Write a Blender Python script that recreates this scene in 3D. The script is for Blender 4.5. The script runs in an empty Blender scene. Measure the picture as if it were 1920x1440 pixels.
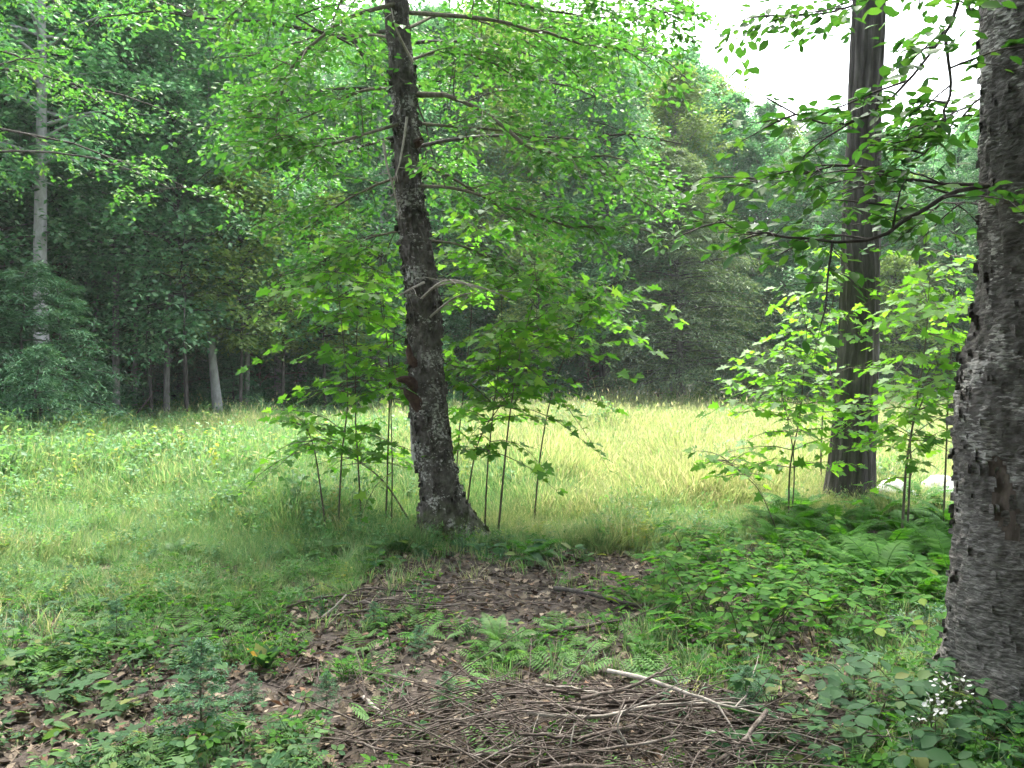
import bpy, math, random
import numpy as np
from mathutils import Matrix, Vector

rng = np.random.default_rng(11)
random.seed(11)
R = math.radians
SC = bpy.context.scene
COL = SC.collection

# ------------------------------------------------------------------ camera, sky, sun, exposure
F = 1507.0
CAMZ = 1.6
cd = bpy.data.cameras.new('camera')
cam = bpy.data.objects.new('camera', cd)
COL.objects.link(cam)
cam.location = (0, 0, CAMZ)
cam.rotation_euler = (R(90) - math.atan(20 / F), 0, 0)
cd.sensor_width = 36
cd.lens = 36 * F / 1920
cd.clip_start = 0.05
cd.clip_end = 1500
SC.camera = cam

SUN_EL, SUN_AZ = R(64), R(2)          # azimuth measured from +Y towards +X
world = bpy.data.worlds.new('World')
SC.world = world
world.use_nodes = True
wn = world.node_tree
bg = wn.nodes['Background']
sky = wn.nodes.new('ShaderNodeTexSky')
sky.sky_type = 'NISHITA'
sky.sun_disc = False
sky.sun_elevation = SUN_EL
sky.sun_rotation = SUN_AZ
sky.dust_density = 4.0
sky.air_density = 1.0
hs = wn.nodes.new('ShaderNodeHueSaturation')
hs.inputs['Saturation'].default_value = 0.42
wn.links.new(sky.outputs[0], hs.inputs['Color'])
wn.links.new(hs.outputs[0], bg.inputs['Color'])
bg.inputs['Strength'].default_value = 0.15
sl = bpy.data.lights.new('sun', 'SUN')
sun = bpy.data.objects.new('sun', sl)
COL.objects.link(sun)
sl.energy = 1.5
sl.angle = R(22)
sl.color = (1.0, 0.95, 0.86)
sd = Vector((math.sin(SUN_AZ) * math.cos(SUN_EL), math.cos(SUN_AZ) * math.cos(SUN_EL), math.sin(SUN_EL)))
sun.rotation_euler = sd.to_track_quat('Z', 'Y').to_euler()
sun.location = sd * 60

SC.view_settings.view_transform = 'Standard'
SC.view_settings.look = 'None'
SC.view_settings.gamma = 1
SC.view_settings.use_curve_mapping = False
SC.view_settings.exposure = 3.1
SC.render.engine = 'CYCLES'
cy = SC.cycles
cy.use_denoising = True
cy.max_bounces = 6
cy.diffuse_bounces = 4
cy.glossy_bounces = 2
cy.transmission_bounces = 4
cy.volume_bounces = 0
cy.caustics_reflective = False
cy.caustics_refractive = False


def X(px, Y):
    return (px - 960) / F * Y


def P(px, py, Y):
    return np.array([X(px, Y), Y, CAMZ + (700 - py) / F * Y])


# ------------------------------------------------------------------ numpy noise
def _hash(i, j, k, s):
    n = (i * 374761393 + j * 668265263 + k * 2147483647 + s * 1274126177) & 0xFFFFFFFF
    n = ((n ^ (n >> 13)) * 1274126177) & 0xFFFFFFFF
    return ((n ^ (n >> 16)) & 0xFFFF) / 65535.0


def vnoise(x, y, z=0.0, s=0):
    x, y, z = np.broadcast_arrays(np.asarray(x, float), np.asarray(y, float), np.asarray(z, float))
    xi, yi, zi = np.floor(x).astype(np.int64), np.floor(y).astype(np.int64), np.floor(z).astype(np.int64)
    fx, fy, fz = x - xi, y - yi, z - zi
    fx, fy, fz = [f * f * (3 - 2 * f) for f in (fx, fy, fz)]
    r = 0
    for a in (0, 1):
        for b in (0, 1):
            for c in (0, 1):
                w = (fx if a else 1 - fx) * (fy if b else 1 - fy) * (fz if c else 1 - fz)
                r = r + w * _hash(xi + a, yi + b, zi + c, s)
    return r * 2 - 1


def fbm(x, y, z=0.0, s=0, o=4):
    r, a = 0, 0.5
    for i in range(o):
        r = r + a * vnoise(np.asarray(x) * 2 ** i, np.asarray(y) * 2 ** i, np.asarray(z) * 2 ** i, s + i)
        a *= 0.5
    return r


def ground_z(x, y):
    x = np.asarray(x, float); y = np.asarray(y, float)
    z = 0.10 * fbm(x * 0.25, y * 0.25, 0, 3, 3) + 0.035 * fbm(x * 1.3, y * 1.3, 0, 9, 2)
    z = z - .05 + 0.05 * np.exp(-((x + 0.6) ** 2 + (y - 7.9) ** 2) / 0.9)
    z = z + 0.12 * np.exp(-((x - 4.0) ** 2 + (y - 9.3) ** 2) / 1.5)
    far = np.clip((y - 45) / 150, 0, 1)
    return z + far * far * 14


def floor_edge(x):
    """distance at which the forest floor gives way to the meadow"""
    x = np.asarray(x, float)
    return 7.1 + 0.35 * np.tanh((x + 1.5) / 0.8) + 0.9 / (1 + np.exp(-(x - 2.6) / 0.35)) + 0.45 * fbm(x * 0.9, 0.5, 0, 21, 3)


def tree_edge(px):
    return np.interp(px, [-900, 0, 120, 250, 600, 1000, 1400, 1900, 2700], [9, 17.5, 19, 23, 26, 30, 32.5, 31, 22])


# ------------------------------------------------------------------ mesh helpers
class Geo:
    def __init__(self):
        self.v, self.f, self.n = [], [], 0

    def add(self, V, Fa):
        V = np.asarray(V, float).reshape(-1, 3)
        for fa in (Fa if isinstance(Fa, list) else [Fa]):
            fa = np.asarray(fa, np.int64)
            if len(fa):
                self.f.append(fa + self.n)
        self.v.append(V)
        self.n += len(V)

    def mesh(self, name, mat, smooth=True, off=None):
        V = np.concatenate(self.v) if self.v else np.zeros((0, 3))
        if off is not None:
            V = V - np.asarray(off)
        me = bpy.data.meshes.new(name)
        loops = np.concatenate([f.ravel() for f in self.f])
        tot = np.concatenate([np.full(len(f), f.shape[1]) for f in self.f])
        start = np.concatenate([[0], np.cumsum(tot)[:-1]])
        me.vertices.add(len(V)); me.vertices.foreach_set('co', V.astype(np.float32).ravel())
        me.loops.add(len(loops)); me.loops.foreach_set('vertex_index', loops.astype(np.int32))
        me.polygons.add(len(tot)); me.polygons.foreach_set('loop_start', start.astype(np.int32))
        me.polygons.foreach_set('loop_total', tot.astype(np.int32))
        me.polygons.foreach_set('use_smooth', np.full(len(tot), smooth))
        me.update(calc_edges=True)
        me.materials.append(mat)
        return me


def link(name, me, parent=None, loc=None, **props):
    o = bpy.data.objects.new(name, me)
    COL.objects.link(o)
    if parent is not None:
        o.parent = parent
    if loc is not None:
        o.location = loc
    for k, v in props.items():
        o[k] = v
    return o


def thing(name, label, cat, loc=(0, 0, 0), rotz=0.0, group=None, scale=1.0):
    o = bpy.data.objects.new(name, None)
    COL.objects.link(o)
    o.empty_display_size = 0.1
    o.location = loc
    o.rotation_euler = (0, 0, rotz)
    o.scale = (scale,) * 3 if np.isscalar(scale) else scale
    o['label'] = label
    o['category'] = cat
    if group:
        o['group'] = group
    return o


def copy_thing(src, kids, label, loc, rotz, scale=1.0, group=None, tilt=(0, 0)):
    r = src.copy(); COL.objects.link(r)
    r.location = loc; r.rotation_euler = (tilt[0], tilt[1], rotz)
    r.scale = (scale,) * 3 if np.isscalar(scale) else scale
    r['label'] = label
    if group:
        r['group'] = group
    for k in kids:
        c = k.copy(); COL.objects.link(c); c.parent = r
    return r


def unit(v):
    v = np.asarray(v, float)
    return v / np.maximum(np.linalg.norm(v, axis=-1, keepdims=True), 1e-9)


def tube(g, pts, rad, sides=6, cap=True):
    pts = np.asarray(pts, float); n = len(pts)
    rad = np.broadcast_to(np.asarray(rad, float), (n,))
    t = unit(np.gradient(pts, axis=0))
    ref = np.array([0.0, 0, 1]) if abs(t[0][2]) < 0.85 else np.array([1.0, 0, 0])
    u = unit(np.cross(t, ref)); w = np.cross(t, u)
    a = np.arange(sides) * 2 * math.pi / sides
    ring = (np.cos(a)[None, :, None] * u[:, None, :] + np.sin(a)[None, :, None] * w[:, None, :]) * rad[:, None, None]
    V = (pts[:, None, :] + ring).reshape(-1, 3)
    i = np.arange(n - 1)[:, None] * sides; j = np.arange(sides)[None, :]; k = (j + 1) % sides
    Fq = np.stack([i + j, i + k, i + sides + k, i + sides + j], -1).reshape(-1, 4)
    g.add(V, Fq)


def spline(pts, n):
    """Catmull-Rom through the control points, n samples; works for any number of columns"""
    p = np.asarray(pts, float)
    p = np.vstack([2 * p[0] - p[1], p, 2 * p[-1] - p[-2]])
    s = np.linspace(0, len(p) - 3 - 1e-6, n)
    i = s.astype(int); t = (s - i)[:, None]
    a, b, c, d = p[i], p[i + 1], p[i + 2], p[i + 3]
    return 0.5 * (2 * b + (c - a) * t + (2 * a - 5 * b + 4 * c - d) * t ** 2 + (3 * b - a - 3 * c + d) * t ** 3)


# leaf templates: x along the leaf from its stalk, y across, z the upper side; unit length
OVAL = (np.array([[0, 0, 0], [.3, .24, .05], [.65, .25, .05], [1, 0, -.06], [.65, -.25, .05], [.3, -.24, .05], [.5, 0, -.015]]),
        np.array([[0, 6, 1], [1, 6, 2], [2, 6, 3], [3, 6, 4], [4, 6, 5], [5, 6, 0]]))
DIAM = (np.array([[0, 0, 0], [.5, .3, .07], [1, 0, -.03], [.5, -.3, .07]]), np.array([[0, 1, 2], [0, 2, 3]])[:, ::-1])
NEED = (np.array([[0, 0, 0], [.45, .11, .02], [1, 0, -.08], [.45, -.11, .02]]), np.array([[0, 1, 2], [0, 2, 3]])[:, ::-1])
_a = [(0, 0), (.02, .16), (-.06, .42), (.22, .28), (.36, .58), (.50, .20), (.72, .24), (1.0, 0)]
_mv = [[x, y, .05 * abs(y) - .08 * x * x] for x, y in _a] + [[x, -y, .05 * abs(y) - .08 * x * x] for x, y in _a[1:-1]][::-1]
_mv.append([.28, 0, -.02])
MAPLE = (np.array(_mv), np.array([[14, (i + 1) % 14, i] for i in range(14)]))
_tv, _tf = [], []
for _ang, _s in ((0, 1.0), (1.25, .8), (-1.25, .8)):
    _c, _q = math.cos(_ang), math.sin(_ang)
    for _p in OVAL[0] * _s:
        _tv.append([(_p[0] + .12) * _c - _p[1] * _q * 1.15, (_p[0] + .12) * _q + _p[1] * _c * 1.15, _p[2]])
    _tf.append(OVAL[1] + 7 * len(_tf))
TRIF = (np.array(_tv) * .8, np.concatenate(_tf))


def add_leaves(g, tpl, pos, xd, nrm, size):
    TV, TF = tpl
    pos = np.asarray(pos, float); N = len(pos)
    if N == 0:
        return
    xd = unit(xd); nrm = np.asarray(nrm, float)
    y = unit(np.cross(nrm, xd)); z = np.cross(xd, y)
    s = np.broadcast_to(np.asarray(size, float), (N,))
    V = pos[:, None, :] + s[:, None, None] * (TV[None, :, 0:1] * xd[:, None, :] + TV[None, :, 1:2] * y[:, None, :] + TV[None, :, 2:3] * z[:, None, :])
    Fa = (TF[None] + (np.arange(N) * len(TV))[:, None, None]).reshape(-1, TF.shape[1])
    g.add(V.reshape(-1, 3), Fa)


def leaf_objects(name, me, parent, pos, xd, nrm, size):
    xd = unit(xd); y = unit(np.cross(nrm, xd)); z = np.cross(xd, y)
    for i in range(len(pos)):
        o = bpy.data.objects.new(name, me); COL.objects.link(o); o.parent = parent
        s = float(size[i])
        M = np.eye(4); M[:3, 0] = xd[i] * s; M[:3, 1] = y[i] * s; M[:3, 2] = z[i] * s; M[:3, 3] = pos[i]
        o.matrix_basis = Matrix(M.tolist())


class Leaves:
    def __init__(self):
        self.p, self.x, self.n, self.s = [], [], [], []

    def add(self, p, x, n, s):
        self.p.append(np.asarray(p, float).reshape(-1, 3)); self.x.append(np.asarray(x, float).reshape(-1, 3))
        self.n.append(np.asarray(n, float).reshape(-1, 3)); self.s.append(np.broadcast_to(np.asarray(s, float), (len(self.p[-1]),)))

    def get(self):
        return [np.concatenate(a) for a in (self.p, self.x, self.n, self.s)]


# ------------------------------------------------------------------ materials
def new_mat(name):
    m = bpy.data.materials.new(name); m.use_nodes = True
    nt = m.node_tree
    for n in list(nt.nodes):
        nt.nodes.remove(n)
    return m, nt, nt.nodes.new('ShaderNodeOutputMaterial')


def nd(nt, t, **kw):
    n = nt.nodes.new(t)
    for k, v in kw.items():
        setattr(n, k, v)
    return n


def ramp(nt, fac, stops):
    r = nt.nodes.new('ShaderNodeValToRGB')
    el = r.color_ramp.elements
    while len(el) < len(stops):
        el.new(0.5)
    for e, (p, c) in zip(el, stops):
        e.position = p; e.color = (*c, 1)
    if fac is not None:
        nt.links.new(fac, r.inputs[0])
    return r.outputs[0]


def leaf_mat(name, stops, trans=0.45, rough=0.5, spec=0.22, tint=0.25, warm=(1.15, 1.2, 0.55)):
    m, nt, out = new_mat(name)
    L = nt.links.new
    geo = nd(nt, 'ShaderNodeNewGeometry'); oi = nd(nt, 'ShaderNodeObjectInfo')
    add = nd(nt, 'ShaderNodeMath', operation='MULTIPLY_ADD')
    L(oi.outputs['Random'], add.inputs[0]); add.inputs[1].default_value = 3.7
    L(geo.outputs['Random Per Island'], add.inputs[2])
    fr = nd(nt, 'ShaderNodeMath', operation='FRACT'); L(add.outputs[0], fr.inputs[0])
    col = ramp(nt, fr.outputs[0], stops)
    # each plant slightly lighter / darker
    mv = nd(nt, 'ShaderNodeMath', operation='MULTIPLY_ADD'); L(oi.outputs['Random'], mv.inputs[0])
    mv.inputs[1].default_value = tint; mv.inputs[2].default_value = 1 - tint / 2
    hv = nd(nt, 'ShaderNodeHueSaturation'); L(col, hv.inputs['Color']); L(mv.outputs[0], hv.inputs['Value'])
    b = nd(nt, 'ShaderNodeBsdfPrincipled')
    L(hv.outputs[0], b.inputs['Base Color']); b.inputs['Roughness'].default_value = rough
    b.inputs['Specular IOR Level'].default_value = spec
    mul = nd(nt, 'ShaderNodeMix', data_type='RGBA', blend_type='MULTIPLY'); mul.inputs[0].default_value = 1
    L(hv.outputs[0], mul.inputs[6]); mul.inputs[7].default_value = (*[w * 1.35 for w in warm], 1)
    tr = nd(nt, 'ShaderNodeBsdfTranslucent'); L(mul.outputs[2], tr.inputs[0])
    mx = nd(nt, 'ShaderNodeMixShader'); mx.inputs[0].default_value = trans
    L(b.outputs[0], mx.inputs[1]); L(tr.outputs[0], mx.inputs[2]); L(mx.outputs[0], out.inputs[0])
    return m


def bark_mat(name, stops, scale=(14, 14, 2.5), bump=0.6, rough=0.9, patch=None):
    m, nt, out = new_mat(name)
    L = nt.links.new
    tc = nd(nt, 'ShaderNodeTexCoord'); mp = nd(nt, 'ShaderNodeMapping'); L(tc.outputs['Object'], mp.inputs[0])
    mp.inputs['Scale'].default_value = scale
    n1 = nd(nt, 'ShaderNodeTexNoise'); L(mp.outputs[0], n1.inputs['Vector']); n1.inputs['Scale'].default_value = 1; n1.inputs['Detail'].default_value = 7; n1.inputs['Roughness'].default_value = .65
    v1 = nd(nt, 'ShaderNodeTexVoronoi', feature='DISTANCE_TO_EDGE'); L(mp.outputs[0], v1.inputs['Vector']); v1.inputs['Scale'].default_value = 1.3
    n2 = nd(nt, 'ShaderNodeTexNoise'); L(tc.outputs['Object'], n2.inputs['Vector']); n2.inputs['Scale'].default_value = 3.2; n2.inputs['Detail'].default_value = 4
    ad = nd(nt, 'ShaderNodeMath', operation='MULTIPLY_ADD'); L(n2.outputs[0], ad.inputs[0]); ad.inputs[1].default_value = 0.5; L(n1.outputs[0], ad.inputs[2])
    sb = nd(nt, 'ShaderNodeMath', operation='SUBTRACT'); L(ad.outputs[0], sb.inputs[0]); sb.inputs[1].default_value = 0.25
    col = ramp(nt, sb.outputs[0], stops)
    if patch is not None:
        col = patch(nt, tc, col)
    b = nd(nt, 'ShaderNodeBsdfPrincipled'); L(col, b.inputs['Base Color']); b.inputs['Roughness'].default_value = rough
    b.inputs['Specular IOR Level'].default_value = 0.2
    hm = nd(nt, 'ShaderNodeMath', operation='MULTIPLY_ADD'); L(v1.outputs[0], hm.inputs[0]); hm.inputs[1].default_value = 0.8; L(n1.outputs[0], hm.inputs[2])
    bp = nd(nt, 'ShaderNodeBump'); L(hm.outputs[0], bp.inputs['Height']); bp.inputs['Strength'].default_value = bump; bp.inputs['Distance'].default_value = 0.03
    L(bp.outputs[0], b.inputs['Normal']); L(b.outputs[0], out.inputs[0])
    return m


M = {}
M['maple'] = leaf_mat('maple_leaf', [(0, (.06, .165, .02)), (.5, (.10, .24, .028)), (.85, (.145, .29, .036)), (1, (.21, .32, .05))], trans=.55, warm=(1.0, 1.15, .65))
M['maple_light'] = leaf_mat('maple_leaf_light', [(0, (.058, .165, .02)), (.5, (.095, .235, .028)), (1, (.15, .29, .04))], trans=.55)
M['birchleaf'] = leaf_mat('birch_leaf', [(0, (.038, .12, .022)), (.5, (.065, .18, .031)), (.88, (.10, .225, .042)), (1, (.16, .25, .055))], trans=.45, warm=(.95, 1.12, .7))
M['beech'] = leaf_mat('beech_leaf', [(0, (.022, .08, .016)), (.6, (.042, .125, .024)), (1, (.07, .16, .03))], trans=.4, rough=.55)
M['forest'] = leaf_mat('forest_leaf', [(0, (.048, .14, .06)), (.5, (.085, .21, .088)), (.85, (.13, .26, .115)), (1, (.22, .33, .18))], trans=.4, rough=.42, spec=.4, tint=.6, warm=(1.0, 1.15, .8))
M['forest_yellow'] = leaf_mat('forest_leaf_yellow', [(0, (.085, .15, .042)), (.5, (.125, .20, .058)), (1, (.20, .26, .09))], trans=.4, rough=.5, tint=.3)
M['hemlock'] = leaf_mat('hemlock_needles', [(0, (.042, .085, .042)), (.5, (.08, .135, .064)), (1, (.17, .215, .115))], trans=.3, rough=.55, tint=.3)
M['fir'] = leaf_mat('fir_needles', [(0, (.032, .10, .05)), (.5, (.055, .145, .072)), (1, (.11, .22, .105))], trans=.2, rough=.5, tint=.3)
M['shrub'] = leaf_mat('shrub_leaf', [(0, (.03, .105, .048)), (.5, (.05, .15, .066)), (1, (.10, .21, .095))], trans=.35, rough=.5, tint=.4)
M['fern'] = leaf_mat('fern_frond', [(0, (.03, .11, .012)), (.5, (.045, .145, .016)), (1, (.07, .19, .022))], trans=.45, rough=.65, spec=.15)
M['fern_pale'] = leaf_mat('fern_frond_pale', [(0, (.06, .15, .035)), (1, (.10, .21, .05))], trans=.4, rough=.5)
M['bramble'] = leaf_mat('bramble_leaf', [(0, (.022, .09, .011)), (.5, (.040, .135, .015)), (.9, (.07, .185, .022)), (1, (.13, .19, .03))], trans=.45, rough=.65, spec=.1)
M['herb'] = leaf_mat('herb_leaf', [(0, (.030, .082, .034)), (.5, (.052, .118, .045)), (.88, (.085, .16, .055)), (1, (.15, .155, .05))], trans=.4, rough=.6, spec=.14, tint=.5)
M['bramble_dark'] = leaf_mat('dark_bramble_leaf', [(0, (.016, .060, .020)), (.5, (.028, .088, .028)), (.92, (.05, .125, .038)), (1, (.11, .13, .03))], trans=.4, rough=.6, spec=.15)
M['grass'] = leaf_mat('grass_blade', [(0, (.08, .17, .072)), (.4, (.12, .23, .09)), (.75, (.185, .275, .12)), (1, (.33, .34, .19))], trans=.45, rough=.5, tint=.4, warm=(1.0, 1.05, .7))
M['grass_straw'] = leaf_mat('grass_blade_straw', [(0, (.17, .235, .085)), (.4, (.26, .30, .125)), (.75, (.34, .335, .18)), (1, (.44, .37, .26))], trans=.45, rough=.5, tint=.3, warm=(1.0, 1.05, .75))
M['weed'] = leaf_mat('meadow_weed', [(0, (.07, .17, .07)), (.5, (.10, .22, .09)), (1, (.17, .28, .12))], trans=.4, rough=.55, tint=.4)
M['weed_yellow'] = leaf_mat('meadow_weed_yellow', [(0, (.14, .22, .05)), (.5, (.20, .28, .07)), (1, (.30, .27, .10))], trans=.4, rough=.55, tint=.4)
M['litter'] = leaf_mat('dead_leaf', [(0, (.035, .026, .019)), (.35, (.060, .046, .033)), (.7, (.135, .104, .075)), (.9, (.27, .22, .165)), (1, (.145, .08, .048))], trans=.1, rough=.75, spec=.2, tint=.4, warm=(1, .9, .8))
M['petal'] = leaf_mat('white_petal', [(0, (.50, .50, .48)), (1, (.62, .62, .60))], trans=.3, rough=.6, tint=.05, warm=(.75, .75, .75))
M['stem'] = bark_mat('green_stem', [(.3, (.05, .07, .025)), (.7, (.10, .11, .05))], scale=(20, 20, 8), bump=.1)
M['twig'] = bark_mat('sapling_bark', [(.3, (.05, .045, .03)), (.7, (.14, .13, .09))], scale=(30, 30, 10), bump=.2)
M['deadwood'] = bark_mat('weathered_dead_wood', [(.25, (.036, .028, .023)), (.5, (.09, .071, .060)), (.75, (.20, .173, .15))], scale=(25, 25, 25), bump=.4)
M['paledead'] = bark_mat('bleached_dead_wood', [(.25, (.14, .12, .10)), (.5, (.25, .22, .19)), (.75, (.37, .335, .295))], scale=(25, 25, 25), bump=.3)
M['greybark'] = bark_mat('grey_bark', [(.2, (.06, .055, .05)), (.5, (.16, .15, .14)), (.8, (.30, .29, .27))], scale=(12, 12, 2.2))
M['palebark'] = bark_mat('pale_grey_bark', [(.2, (.16, .155, .15)), (.5, (.28, .275, .27)), (.8, (.42, .42, .41))], scale=(8, 8, 3), bump=.3)
M['darkbark'] = bark_mat('dark_bark', [(.2, (.02, .017, .015)), (.5, (.05, .043, .038)), (.8, (.11, .10, .09))], scale=(12, 12, 2.2))
M['brownbark'] = bark_mat('brown_bark', [(.2, (.05, .03, .02)), (.5, (.11, .07, .05)), (.8, (.20, .14, .10))], scale=(12, 12, 2.2))


def birch_patches(nt, tc, col, sc=(34, 34, 44), lo=.292, tone=(.31, .295, .275, 1)):
    """pale lichen and peeling papery strips running round the trunk"""
    L = nt.links.new
    mp = nd(nt, 'ShaderNodeMapping'); L(tc.outputs['Object'], mp.inputs[0]); mp.inputs['Scale'].default_value = sc
    n = nd(nt, 'ShaderNodeTexNoise'); L(mp.outputs[0], n.inputs['Vector']); n.inputs['Scale'].default_value = 1; n.inputs['Detail'].default_value = 5; n.inputs['Roughness'].default_value = .62
    n2 = nd(nt, 'ShaderNodeTexNoise'); L(tc.outputs['Object'], n2.inputs['Vector']); n2.inputs['Scale'].default_value = 4.5; n2.inputs['Detail'].default_value = 5
    mu = nd(nt, 'ShaderNodeMath', operation='MULTIPLY'); L(n.outputs[0], mu.inputs[0]); L(n2.outputs[0], mu.inputs[1])
    f = ramp(nt, mu.outputs[0], [(lo, (0, 0, 0)), (lo + .05, (1, 1, 1))])
    mx = nd(nt, 'ShaderNodeMix', data_type='RGBA'); L(f, mx.inputs[0]); L(col, mx.inputs[6]); mx.inputs[7].default_value = tone
    return mx.outputs[2]


def birch_old(nt, tc, col):
    L = nt.links.new
    c = birch_patches(nt, tc, col, (20, 20, 85), .286, (.32, .305, .285, 1))
    # greyer and smoother towards the butt, where the old bark has worn pale
    sp = nd(nt, 'ShaderNodeSeparateXYZ'); L(tc.outputs['Object'], sp.inputs[0])
    n = nd(nt, 'ShaderNodeTexNoise'); L(tc.outputs['Object'], n.inputs['Vector']); n.inputs['Scale'].default_value = 5; n.inputs['Detail'].default_value = 6
    mp = nd(nt, 'ShaderNodeMapping'); L(tc.outputs['Object'], mp.inputs[0]); mp.inputs['Scale'].default_value = (9, 9, 46)
    n3 = nd(nt, 'ShaderNodeTexNoise'); L(mp.outputs[0], n3.inputs['Vector']); n3.inputs['Scale'].default_value = 1.2; n3.inputs['Detail'].default_value = 9; n3.inputs['Roughness'].default_value = .72; n3.inputs['Distortion'].default_value = 1.2
    pale = ramp(nt, n3.outputs[0], [(.38, (.032, .029, .025)), (.53, (.105, .097, .088)), (.70, (.28, .262, .242))])
    ad = nd(nt, 'ShaderNodeMath', operation='MULTIPLY_ADD'); L(n.outputs[0], ad.inputs[0]); ad.inputs[1].default_value = 1.6; L(sp.outputs[2], ad.inputs[2])
    mr = nd(nt, 'ShaderNodeMapRange'); L(ad.outputs[0], mr.inputs[0]); mr.inputs[1].default_value = 1.5; mr.inputs[2].default_value = 2.3; mr.inputs[3].default_value = 1; mr.inputs[4].default_value = 0
    mx = nd(nt, 'ShaderNodeMix', data_type='RGBA'); L(mr.outputs[0], mx.inputs[0]); L(c, mx.inputs[6]); L(pale, mx.inputs[7])
    return mx.outputs[2]


def moss_foot(nt, tc, col):
    L = nt.links.new
    c = birch_patches(nt, tc, col)
    sp = nd(nt, 'ShaderNodeSeparateXYZ'); L(tc.outputs['Object'], sp.inputs[0])
    n = nd(nt, 'ShaderNodeTexNoise'); L(tc.outputs['Object'], n.inputs['Vector']); n.inputs['Scale'].default_value = 7; n.inputs['Detail'].default_value = 4
    ad = nd(nt, 'ShaderNodeMath', operation='MULTIPLY_ADD'); L(n.outputs[0], ad.inputs[0]); ad.inputs[1].default_value = .9; L(sp.outputs[2], ad.inputs[2])
    mr = nd(nt, 'ShaderNodeMapRange'); L(ad.outputs[0], mr.inputs[0]); mr.inputs[1].default_value = .45; mr.inputs[2].default_value = .85; mr.inputs[3].default_value = .85; mr.inputs[4].default_value = 0
    mx = nd(nt, 'ShaderNodeMix', data_type='RGBA'); L(mr.outputs[0], mx.inputs[0]); L(c, mx.inputs[6]); mx.inputs[7].default_value = (.055, .075, .02, 1)
    return mx.outputs[2]


M['birch_mid'] = bark_mat('flaky_birch_bark', [(.25, (.022, .019, .017)), (.5, (.066, .058, .051)), (.8, (.16, .147, .135))], scale=(16, 16, 12), bump=.8, patch=moss_foot)
M['birch_old'] = bark_mat('old_birch_bark', [(.25, (.027, .025, .022)), (.5, (.078, .071, .065)), (.8, (.18, .17, .16))], scale=(14, 14, 26), bump=.9, patch=birch_old)
M['pine'] = bark_mat('furrowed_pine_bark', [(.2, (.025, .022, .021)), (.5, (.07, .061, .06)), (.8, (.14, .125, .12))], scale=(17, 17, 2.0), bump=1.0)
M['rot'] = bark_mat('rotten_wood', [(.2, (.016, .010, .008)), (.5, (.055, .031, .025)), (.8, (.11, .064, .05))], scale=(20, 20, 20), bump=.6)
M['wound'] = bark_mat('weathered_wound_wood', [(.2, (.02, .015, .011)), (.5, (.058, .045, .036)), (.8, (.12, .098, .08))], scale=(12, 12, 5), bump=.6)
M['rock'] = bark_mat('pale_rock', [(.2, (.30, .30, .29)), (.5, (.52, .52, .51)), (.8, (.70, .70, .69))], scale=(9, 9, 9), bump=.4)


def ground_material():
    m, nt, out = new_mat('forest_floor_and_meadow_soil')
    L = nt.links.new
    tc = nd(nt, 'ShaderNodeTexCoord')
    n1 = nd(nt, 'ShaderNodeTexNoise'); L(tc.outputs['Object'], n1.inputs['Vector']); n1.inputs['Scale'].default_value = 9; n1.inputs['Detail'].default_value = 8; n1.inputs['Roughness'].default_value = .7
    v1 = nd(nt, 'ShaderNodeTexVoronoi'); L(tc.outputs['Object'], v1.inputs['Vector']); v1.inputs['Scale'].default_value = 28
    soil = ramp(nt, n1.outputs[0], [(.3, (.028, .020, .014)), (.5, (.075, .053, .038)), (.7, (.145, .105, .078))])
    mx = nd(nt, 'ShaderNodeMix', data_type='RGBA', blend_type='OVERLAY'); mx.inputs[0].default_value = .5
    L(soil, mx.inputs[6]); L(ramp(nt, v1.outputs['Distance'], [(0, (.75, .7, .62)), (.6, (.25, .23, .2))]), mx.inputs[7])
    hs_ = nd(nt, 'ShaderNodeHueSaturation'); hs_.inputs['Saturation'].default_value = .6; L(mx.outputs[2], hs_.inputs['Color'])
    mead = ramp(nt, n1.outputs[0], [(.3, (.06, .10, .03)), (.5, (.11, .16, .05)), (.7, (.18, .21, .09))])
    at = nd(nt, 'ShaderNodeAttribute', attribute_name='meadow')
    m2 = nd(nt, 'ShaderNodeMix', data_type='RGBA'); L(at.outputs['Fac'], m2.inputs[0]); L(hs_.outputs[0], m2.inputs[6]); L(mead, m2.inputs[7])
    b = nd(nt, 'ShaderNodeBsdfPrincipled'); L(m2.outputs[2], b.inputs['Base Color']); b.inputs['Roughness'].default_value = .95; b.inputs['Specular IOR Level'].default_value = .15
    bp = nd(nt, 'ShaderNodeBump'); L(n1.outputs[0], bp.inputs['Height']); bp.inputs['Strength'].default_value = .7; bp.inputs['Distance'].default_value = .04
    L(bp.outputs[0], b.inputs['Normal']); L(b.outputs[0], out.inputs[0])
    return m


# ------------------------------------------------------------------ ground
def meadow_mask(x, y):
    px = 960 + x / np.maximum(y, .5) * F
    a = np.clip((y - floor_edge(x)) / .5, 0, 1)
    return a * np.clip((tree_edge(px) + 1.0 - y) / 2.0, 0, 1)


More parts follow.
